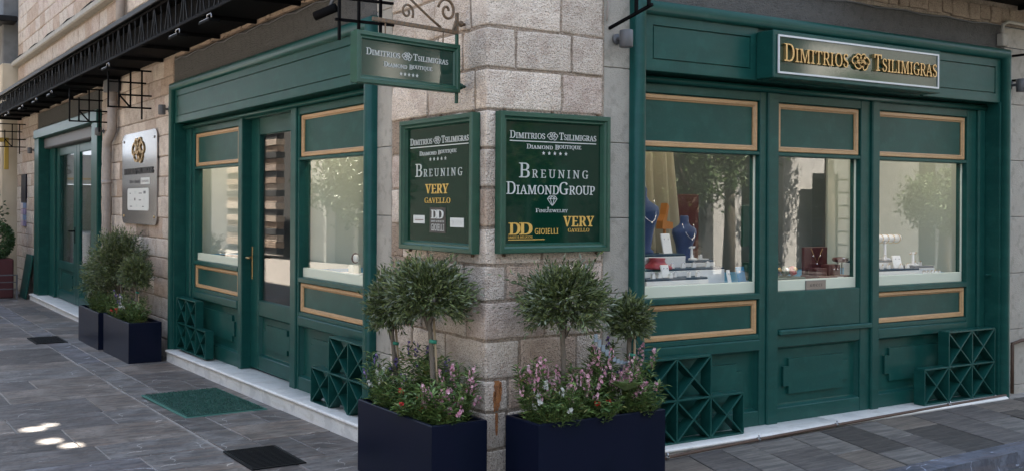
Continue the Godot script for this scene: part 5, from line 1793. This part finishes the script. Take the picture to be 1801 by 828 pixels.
func build_displays() -> void:
	rng.seed = 900
	var g1 := "tiered white risers in the first right window"
	var d := 1.058
	riser(1, "tall back riser in the first right window", 1.3, 1.99, d, 1.26, -0.62, -0.42, g1, 0, false)
	riser(1, "middle riser behind the red neck form in the first right window", 1.3, 2.25, d, 1.17, -0.42, -0.31, g1, 7, false)
	riser(1, "low front riser with a row of silver rings in the first right window", 1.4, 1.96, d, 1.118, -0.31, -0.19, g1, 6, false)
	riser(1, "lowest riser at the left end of the first right window", 1.27, 1.39, d, 1.1, -0.31, -0.19, g1, 2, false)
	riser(1, "riser under the clear box in the first right window", 2.0, 2.3, d, 1.21, -0.62, -0.44, g1, 3, false)
	bust(1, "tall blue velvet bust at the left edge of the first right window", 1.66, 1.264, -0.52, 0.46, M.blue_velvet, M.silver)
	bust(1, "dark blue velvet bust with a fine pendant in the first right window", 2.1, 1.214, -0.54, 0.31, M.blue_velvet, M.silver)
	var s := wall_thing(1, "neck_form", "red leather neck form lying on the riser in the first right window", "display form", 1.66, 1.174, -0.36)
	var st := begin(true)
	lathe(st, [Vector2(0, 0), Vector2(0.1, 0), Vector2(0.1, 0.012), Vector2(0.06, 0.035), Vector2(0.05, 0.055), Vector2(0.056, 0.07), Vector2(0, 0.072)], 20)
	put(s, "form", st, M.red_leather)
	s = wall_thing(1, "wooden_stand", "small orange wooden stand between the two blue busts", "display stand", 1.93, 1.262, -0.56)
	st = begin()
	extrude(st, PackedVector2Array([Vector2(-0.05, 0.17), Vector2(0.05, 0.17), Vector2(0.05, 0.215), Vector2(-0.01, 0.225), Vector2(0.0, 0.27), Vector2(0.012, 0.33), Vector2(-0.004, 0.35), Vector2(-0.02, 0.27), Vector2(-0.045, 0.225)]), -0.03, 0.03)
	box(st, Vector3(-0.008, 0.0, -0.008), Vector3(0.008, 0.17, 0.008), 0.001)
	put(s, "body", st, M.wood_orange)
	var gc := "white jewel cards in the right windows"
	card_stand(1, "tall white earring card beside the orange stand", 1.86, 1.264, -0.46, 0.085, 0.14, M.white_leather, gc)
	card_stand(1, "white card leaning on the front riser of the first right window", 1.62, 1.122, -0.24, 0.07, 0.085, M.white_leather, gc)
	card_stand(1, "slim white card at the right of the first right window", 2.2, 1.06, -0.22, 0.03, 0.1, M.white_leather, gc)
	card_stand(1, "royal blue card at the right end of the first right window", 2.31, 1.06, -0.21, 0.075, 0.12, M.blue_cloth, gc)
	t_bar(1, "small white earring bar on the back riser of the first right window", 2.13, 1.214, -0.5, 0.06, 0.09, 0.006, false, 2)
	s = wall_thing(1, "clear_box", "small clear box holding a ring in the first right window", "display box", 2.25, 1.214, -0.52)
	bx(s, "cover", M.glass, Vector3(-0.045, 0.006, -0.03), Vector3(0.045, 0.06, 0.03), 0.0)
	bx(s, "base", M.white_leather, Vector3(-0.042, 0.0, -0.028), Vector3(0.042, 0.006, 0.028), 0.001)
	# drapery at the back of the first right window
	s = wall_thing(1, "drape", "beige gathered drape at the back of the first right window", "drape", 1.95, 1.06, -0.85)
	st = begin(true)
	for k in 60:
		var x0 := -0.5 + k / 60.0
		var x1 := -0.5 + (k + 1) / 60.0
		for j in 6:
			var q := []
			for e in [[x0, j], [x1, j], [x1, j + 1], [x0, j + 1]]:
				var t: float = e[1] / 6.0
				var pinch := 1.0 - 0.35 * t
				q.append(Vector3(e[0] * pinch, t * 1.3, 0.035 * sin(e[0] * 46.0) + 0.02 * sin(e[0] * 21.0 + t)))
			quad(st, q[0], q[1], q[2], q[3])
	put(s, "cloth", st, M.curtain)
	# dark red backdrop board
	s = wall_thing(1, "backdrop_board", "dark brown board behind the clear box in the first right window", "board", 2.5, 1.06, -0.9)
	bx(s, "board", M.burgundy, Vector3(-0.12, 0, -0.01), Vector3(0.12, 0.62, 0.01), 0.003)
	# middle window
	s = wall_thing(1, "watch_stand", "dark green stepped stand of watch cushions in the middle right window", "watch stand", 2.78, 1.058, -0.34)
	st = begin()
	box(st, Vector3(-0.16, 0, -0.14), Vector3(0.2, 0.03, 0.12), 0.004)
	box(st, Vector3(-0.16, 0.03, -0.14), Vector3(0.12, 0.13, -0.03), 0.004)
	put(s, "body", st, M.watch_green)
	for k in 7:
		var p := Vector3(-0.11 + (k % 4) * 0.085, 0.04 if k < 4 else 0.14, 0.05 if k < 4 else -0.08)
		var c := begin(true)
		lathe(c, [Vector2(0, -0.035), Vector2(0.022, -0.03), Vector2(0.03, 0), Vector2(0.022, 0.03), Vector2(0, 0.035)], 12, Vector3.ZERO)
		var cu := put(s, "cushion", c, [M.watch_green, M.navy_cloth, M.watch_green, M.red_leather][k % 4], p + Vector3(0, 0.03, 0))
		cu.rotation.x = -0.5
		c = begin(true)
		lathe(c, [Vector2(0, 0.002), Vector2(0.016, 0.002), Vector2(0.016, 0.009), Vector2(0, 0.01)], 14)
		var fc := put(cu, "watch_case", c, M.silver if k % 2 == 0 else M.gold, Vector3(0, 0, 0.026))
		fc.rotation.x = PI / 2
	s = wall_thing(1, "backdrop_board", "dark green board with a dotted gold edge in the middle right window", "board", 2.86, 1.3, -0.52)
	bx(s, "board", M.watch_green, Vector3(-0.2, 0, -0.012), Vector3(0.14, 0.3, 0.012), 0.003)
	for k in 12:
		bx(s, "stud", M.gold, Vector3(0.128, 0.012 + k * 0.024, 0.0122), Vector3(0.135, 0.02 + k * 0.024, 0.016), 0.001)
	s = wall_thing(1, "burgundy_set", "burgundy boxed jewellery set with a necklace panel in the middle right window", "jewel display", 3.27, 1.058, -0.28)
	bx(s, "base", M.burgundy, Vector3(-0.17, 0, -0.08), Vector3(0.22, 0.03, 0.08), 0.003)
	bx(s, "back_panel", M.burgundy, Vector3(-0.17, 0.03, -0.07), Vector3(0.09, 0.235, -0.045), 0.003)
	bx(s, "box", M.burgundy, Vector3(-0.02, 0.03, -0.02), Vector3(0.11, 0.11, 0.05), 0.003)
	bx(s, "box", M.burgundy, Vector3(-0.16, 0.03, -0.02), Vector3(-0.04, 0.085, 0.05), 0.003)
	bx(s, "name_label", M.white_print, Vector3(0.03, 0.007, 0.0805), Vector3(0.1, 0.023, 0.082), 0.0)
	st = begin(true)
	tube(st, [Vector3(0.03, 0.225, -0.043), Vector3(-0.035, 0.12, -0.04), Vector3(-0.1, 0.225, -0.043)], 0.002, 5)
	put(s, "necklace", st, M.gold)
	st = begin(true)
	for p in [[0.03, 0.075], [0.07, 0.075]]:
		lathe(st, [Vector2(0, -0.007), Vector2(0.007, 0), Vector2(0, 0.007)], 8, Vector3(p[0], p[1], 0.054))
	for p in [[-0.035, 0.112], [-0.08, 0.17], [0.0, 0.17]]:
		lathe(st, [Vector2(0, -0.009), Vector2(0.008, 0), Vector2(0, 0.009)], 8, Vector3(p[0], p[1], -0.04))
	put(s, "pearls", st, M.silver)
	st = begin(true)
	for k in 16:
		lathe(st, [Vector2(0, -0.003), Vector2(0.003, 0), Vector2(0, 0.003)], 6, Vector3(-0.16 + k * 0.024, 0.032, 0.076))
	put(s, "bead_edge", st, M.gold)
	st = begin(true)
	lathe(st, [Vector2(0, -0.022), Vector2(0.05, -0.016), Vector2(0.058, 0), Vector2(0.05, 0.016), Vector2(0, 0.022)], 14, Vector3(0.175, 0.14, 0.0))
	put(s, "cushion", st, M.burgundy)
	st = begin(true)
	tube(st, [Vector3(0.14, 0.15, 0.045), Vector3(0.175, 0.155, 0.052), Vector3(0.21, 0.152, 0.045)], 0.004, 6)
	put(s, "bracelet", st, M.silver)
	bx(s, "stem", M.iron, Vector3(0.15, 0.03, -0.005), Vector3(0.156, 0.12, 0.0), 0.0)
	bx(s, "stem", M.iron, Vector3(0.195, 0.03, -0.005), Vector3(0.201, 0.12, 0.0), 0.0)
	s = wall_thing(1, "brand_plate", "small engraved steel plate on the sill of the middle right window", "name plate", 2.872, 0.99, -0.142)
	bx(s, "plate", M.dark_steel, Vector3(0, 0, 0), Vector3(0.215, 0.08, 0.008), 0.002)
	words(s, "lettering", [["G U C C I", 1.0]], serif, M.black_print, 0.045, 0.172, 0.035, 0.056, 0.0082, 0.001)
	# third window
	var g3 := "white risers in the third right window"
	riser(1, "front white riser with gold rings in the third right window", 3.68, 4.3, d, 1.115, -0.3, -0.2, g3, 5, true)
	riser(1, "back white riser under the bracelet roll in the third right window", 3.68, 4.2, d, 1.175, -0.42, -0.3, g3, 2, true)
	riser(1, "dark-topped riser at the right in the third right window", 4.36, 4.62, d, 1.12, -0.42, -0.28, g3, 2, true)
	t_bar(1, "white roll of gold bangles in the third right window", 4.1, 1.178, -0.36, 0.34, 0.17, 0.027, true, 5)
	t_bar(1, "small white bar with gold earrings in the third right window", 4.46, 1.125, -0.36, 0.07, 0.1, 0.006, true, 2)
	card_stand(1, "white card before the bangle roll in the third right window", 4.1, 1.118, -0.25, 0.1, 0.1, M.white_leather, gc)
	s = wall_thing(1, "jewel_card", "row of small loose gold pieces at the right of the third right window", "jewellery", 4.5, 1.058, -0.22)
	for k in 5:
		ring_stand(s, Vector3(-0.12 + k * 0.05, 0.0, 0.0), true)
	# left shop
	s = wall_thing(0, "lit_cabinet", "tall white display cabinet inside the left window of the left shopfront", "cabinet", -4.75, 1.3, -0.75)
	bx(s, "carcass", M.white_wall, Vector3(-0.3, 0, -0.08), Vector3(0.3, 0.72, 0.0), 0.004)
	bx(s, "door_panel", M.white_metal, Vector3(0.06, 0.01, 0.001), Vector3(0.29, 0.71, 0.02), 0.004)
	for k in 5:
		bx(s, "shelf", M.white_metal, Vector3(-0.28, 0.06 + k * 0.15, 0.0), Vector3(0.05, 0.07 + k * 0.15, 0.03), 0.001)
	s = wall_thing(0, "jewel_tray", "flat dark tray in the left window of the left shopfront", "tray", -4.6, 1.058, -0.3)
	bx(s, "base", M.iron, Vector3(-0.28, 0, -0.08), Vector3(0.2, 0.02, 0.08), 0.004)
	s = wall_thing(0, "watch_cushion", "watch on a small white cushion stand in the right window of the left shopfront", "watch stand", -2.12, 1.058, -0.3)
	bx(s, "plate", M.white_leather, Vector3(-0.14, 0, -0.06), Vector3(0.12, 0.014, 0.06), 0.004)
	bx(s, "box", M.cream, Vector3(-0.05, 0.014, -0.035), Vector3(0.03, 0.075, 0.035), 0.004)
	st = begin(true)
	lathe(st, [Vector2(0, -0.03), Vector2(0.022, -0.026), Vector2(0.03, 0), Vector2(0.022, 0.026), Vector2(0, 0.03)], 12, Vector3(0.0, 0.125, 0.0))
	put(s, "cushion", st, M.white_leather)
	st = begin(true)
	var pts := []
	for k in 13:
		var a := TAU * k / 12.0
		pts.append(Vector3(cos(a) * 0.008, 0.125 + sin(a) * 0.036, cos(a) * 0.034))
	tube(st, pts, 0.006, 6)
	put(s, "watch_strap", st, M.burgundy)
	for k in 2:
		s = wall_thing(0, "drape", ["pale vertical drape at the side of the left window of the left shopfront", "pale vertical drape at the side of the right window of the left shopfront"][k], "drape", [-5.35, -2.6][k], 1.06, -0.7)
		st = begin(true)
		for j in 30:
			var x0 := -0.12 + j * 0.008
			quad(st, Vector3(x0, 0, 0.02 * sin(x0 * 60)), Vector3(x0 + 0.008, 0, 0.02 * sin((x0 + 0.008) * 60)), Vector3(x0 + 0.008, 1.3, 0.02 * sin((x0 + 0.008) * 60)), Vector3(x0, 1.3, 0.02 * sin(x0 * 60)))
		put(s, "cloth", st, M.cream_wall)

# ---------------------------------------------------------------- across the street, seen in the panes
func street_tree(label: String, at: Vector3, trunk: float, r: float, seed_: int) -> void:
	rng.seed = seed_
	var t := thing("street_tree", label, "tree", at, 0.0, "trees across the street")
	var st := begin(true)
	tube(st, [Vector3.ZERO, Vector3(0.1, trunk * 0.5, 0.05), Vector3(0, trunk, 0)], 0.14, 10, 0.09)
	for k in 8:
		var d := sphere_dir()
		d.y = absf(d.y)
		tube(st, [Vector3(0, trunk * 0.9, 0), Vector3(0, trunk, 0) + d * r * 0.5, Vector3(0, trunk + r * 0.3, 0) + d * r * 0.9], 0.06, 6, 0.015)
	put(t, "trunk", st, M.bark)
	st = begin()
	for k in 150:
		var d := sphere_dir()
		var c := Vector3(0, trunk + r * 0.5, 0) + d * Vector3(r, r * 0.8, r) * pow(rng.randf(), 0.4)
		for j in 26:
			leaf(st, c + sphere_dir() * rng.randf() * 0.38, sphere_dir(), sphere_dir(), 0.13, 0.06, Color(0.04, 0.085, 0.022).lerp(Color(0.09, 0.14, 0.04), rng.randf()))
	put(t, "crown", st, M.leaf)

func opposite_house(label: String, at: Vector3, turn: float, w: float, h: float, mat: Material, cols: int) -> void:
	var s := thing("opposite_house", label, "house", at, turn, "houses across the street")
	bx(s, "wall", mat, Vector3(-w * 0.5, -0.3, -4.0), Vector3(w * 0.5, h, 0.0), 0.02)
	bx(s, "roof", M.roof_tile, Vector3(-w * 0.5 - 0.3, h, -4.2), Vector3(w * 0.5 + 0.3, h + 0.25, 0.4), 0.05)
	for k in cols:
		for f in 2:
			var x := lerpf(-w * 0.5, w * 0.5, (k + 0.5) / cols)
			var y := 3.7 if f == 1 else 0.0
			var tall := 1.7 if f == 1 else 2.4
			var win := bx(s, "window" if f == 1 else "door", M.shutter, Vector3(x - 0.55, y, 0.001), Vector3(x + 0.55, y + tall, 0.05), 0.01)
			bx(win, "pane", M.deep_green, Vector3(x - 0.42, y + 0.15, 0.0505), Vector3(x + 0.42, y + tall - 0.15, 0.06), 0.0)
			bx(win, "sill", M.marble, Vector3(x - 0.65, y - 0.06, 0.0), Vector3(x + 0.65, y, 0.12), 0.01)

func build_opposite() -> void:
	# the row facing the right-hand shopfront
	opposite_house("dark weathered stone house facing the right-hand shopfront", Vector3(4.4, 0.0, 11.5), PI, 21.0, 6.5, M.dark_wall, 6)
	opposite_house("narrow white house facing the right-hand shopfront", Vector3(15.45, 0.0, 11.6), PI, 1.0, 6.0, M.white_wall, 0)
	opposite_house("dark recessed house between the two white ones across the street", Vector3(16.7, 0.0, 12.4), PI, 1.4, 6.2, M.dark_wall, 1)
	opposite_house("white house with a dark shelf before it across the street", Vector3(18.2, 0.0, 11.6), PI, 1.6, 6.0, M.white_wall, 0)
	opposite_house("grey house across the street", Vector3(21.3, 0.0, 12.0), PI, 4.4, 6.8, M.grey_wall, 0)
	opposite_house("dark house at the end of the row across the street", Vector3(29.5, 0.0, 11.6), PI, 11.8, 7.2, M.dark_wall, 3)
	var sh := thing("street_shelf", "dark metal shelf standing before the white wall across the street", "shelf", Vector3(18.55, 0.0, 11.2))
	for k in 7:
		bx(sh, "shelf_board", M.iron_sheet, Vector3(-0.45, 0.3 + k * 0.32, -0.3), Vector3(0.45, 0.34 + k * 0.32, 0.1), 0.004)
	for k in 4:
		bx(sh, "upright", M.iron_sheet, Vector3(-0.47 + (k % 2) * 0.9, 0.0, -0.3 + (k / 2) * 0.36), Vector3(-0.43 + (k % 2) * 0.9, 2.4, -0.26 + (k / 2) * 0.36), 0.004)
	bx(sh, "back_sheet", M.iron_sheet, Vector3(-0.45, 0.1, 0.1), Vector3(0.45, 2.4, 0.12), 0.004)
	opposite_house("long grey house across the lane from the left shopfront", Vector3(-9.5, 0.0, -18.0), PI / 2, 44.0, 7.0, M.grey_wall, 9)
	opposite_house("narrow white house front in the lane across from the left shopfront", Vector3(-9.2, 0.0, -22.2), PI / 2, 1.8, 5.5, M.white_wall, 0)
	# coursed stone end of the lane, mirrored in the glazed door
	var cw := thing("coursed_wall", "banded stone garden wall along the lane across from the left door", "wall", Vector3(-8.6, 0.0, -26.0))
	for k in 22:
		bx(cw, "course", M["stone%d" % (k % 5)] if k % 3 != 0 else M.dark_wall, Vector3(-0.25 - 0.03 * (k % 2), k * 0.2, -1.8), Vector3(0.0 + 0.03 * (k % 2), k * 0.2 + 0.185, 2.2), 0.01)
	street_tree("street tree across the road from the first right window", Vector3(12.2, 0.0, 9.6), 2.0, 1.5, 701)
	street_tree("street tree across the road left of the narrow white house", Vector3(13.9, 0.0, 10.2), 2.6, 1.2, 705)
	street_tree("street tree across the road from the middle right window", Vector3(17.2, 0.0, 10.2), 3.2, 1.1, 702)
	street_tree("street tree across the road from the third right window", Vector3(21.0, 0.0, 9.8), 1.3, 0.9, 703)
	street_tree("street tree across the road from the right poster", Vector3(6.0, 0.0, 9.4), 1.6, 1.6, 706)
	street_tree("street tree in the lane across from the left shopfront", Vector3(-6.0, 0.0, -13.0), 1.6, 1.4, 704)

# ---------------------------------------------------------------- scene
func _ready() -> void:
	var cam := Camera3D.new()
	cam.name = "camera"
	add_child(cam)
	cam.projection = Camera3D.PROJECTION_FRUSTUM
	cam.near = 0.05
	cam.far = 300.0
	var focal := 1743.14
	cam.size = 0.05 * 828.0 / focal
	cam.frustum_offset = Vector2(260.5, -56.6) / focal * 0.05
	var fwd := Vector3(0.47698, 0.0, -0.87891)
	var rgt := Vector3(0.87891, 0.0, 0.47698)
	var roll := 0.0055
	var cx := rgt * cos(roll) + Vector3.UP * sin(roll)
	var cy := -rgt * sin(roll) + Vector3.UP * cos(roll)
	cam.transform = Transform3D(Basis(cx, cy, -fwd), Vector3(-3.24457, 1.6, 4.54537))
	cam.current = true
	var we := WorldEnvironment.new()
	we.name = "environment"
	var env := Environment.new()
	env.background_mode = Environment.BG_SKY
	var sky := Sky.new()
	var sm := ProceduralSkyMaterial.new()
	sm.sky_top_color = Color(0.6, 0.66, 0.75)
	sm.sky_horizon_color = Color(0.8, 0.83, 0.86)
	sm.sky_curve = 0.2
	sm.ground_bottom_color = Color(0.3, 0.28, 0.26)
	sm.ground_horizon_color = Color(0.55, 0.53, 0.5)
	sky.sky_material = sm
	env.sky = sky
	env.background_energy_multiplier = 0.4
	env.tonemap_mode = Environment.TONE_MAPPER_LINEAR
	env.tonemap_exposure = 11.0
	env.sdfgi_enabled = true
	env.ssao_enabled = true
	env.ssil_enabled = true
	we.environment = env
	add_child(we)
	var sun := DirectionalLight3D.new()
	sun.name = "sun"
	sun.light_energy = 1.6
	sun.light_color = Color(1.0, 0.96, 0.9)
	sun.light_angular_distance = 0.5
	sun.shadow_enabled = true
	add_child(sun)
	sun.look_at_from_position(sun_to * 20.0, Vector3.ZERO, Vector3.UP)

	make_materials()
	build_ground()
	build_building()
	build_right_shop()
	build_left_shop()
	build_far_shop()
	marble_step(0, "long white marble step below the left shopfront", -5.62, -1.2, 0.05, 0.118, 0.095, -0.3, [-4.35, -2.45])
	marble_step(1, "white marble step below the right shopfront", 0.95, 5.0, 0.1, 0.1, 0.07, -0.3, [2.95], 0.02)
	marble_step(0, "white marble step below the far green door", -13.5, -8.9, -0.01, -0.01, 0.12, -0.4, [])
	lattice(1, "green lattice guard left end of the right shopfront", 1.16, 3, [0, 1], 0.105, 0.3, 0.265)
	lattice(1, "green lattice guard right end of the right shopfront", 4.02, 3, [1, 2], 0.105, 0.305, 0.265)
	lattice(0, "green lattice guard right end of the left shopfront", -2.23, 3, [1, 2], 0.1, 0.3, 0.262)
	lattice(0, "green lattice guard left end of the left shopfront", -5.51, 3, [0, 1], 0.085, 0.3, 0.262)
	build_name_sign()
	build_hanging_sign()
	build_posters()
	build_plaque()
	build_ironwork()
	build_street_things()
	build_planters()
	build_displays()
	build_opposite()
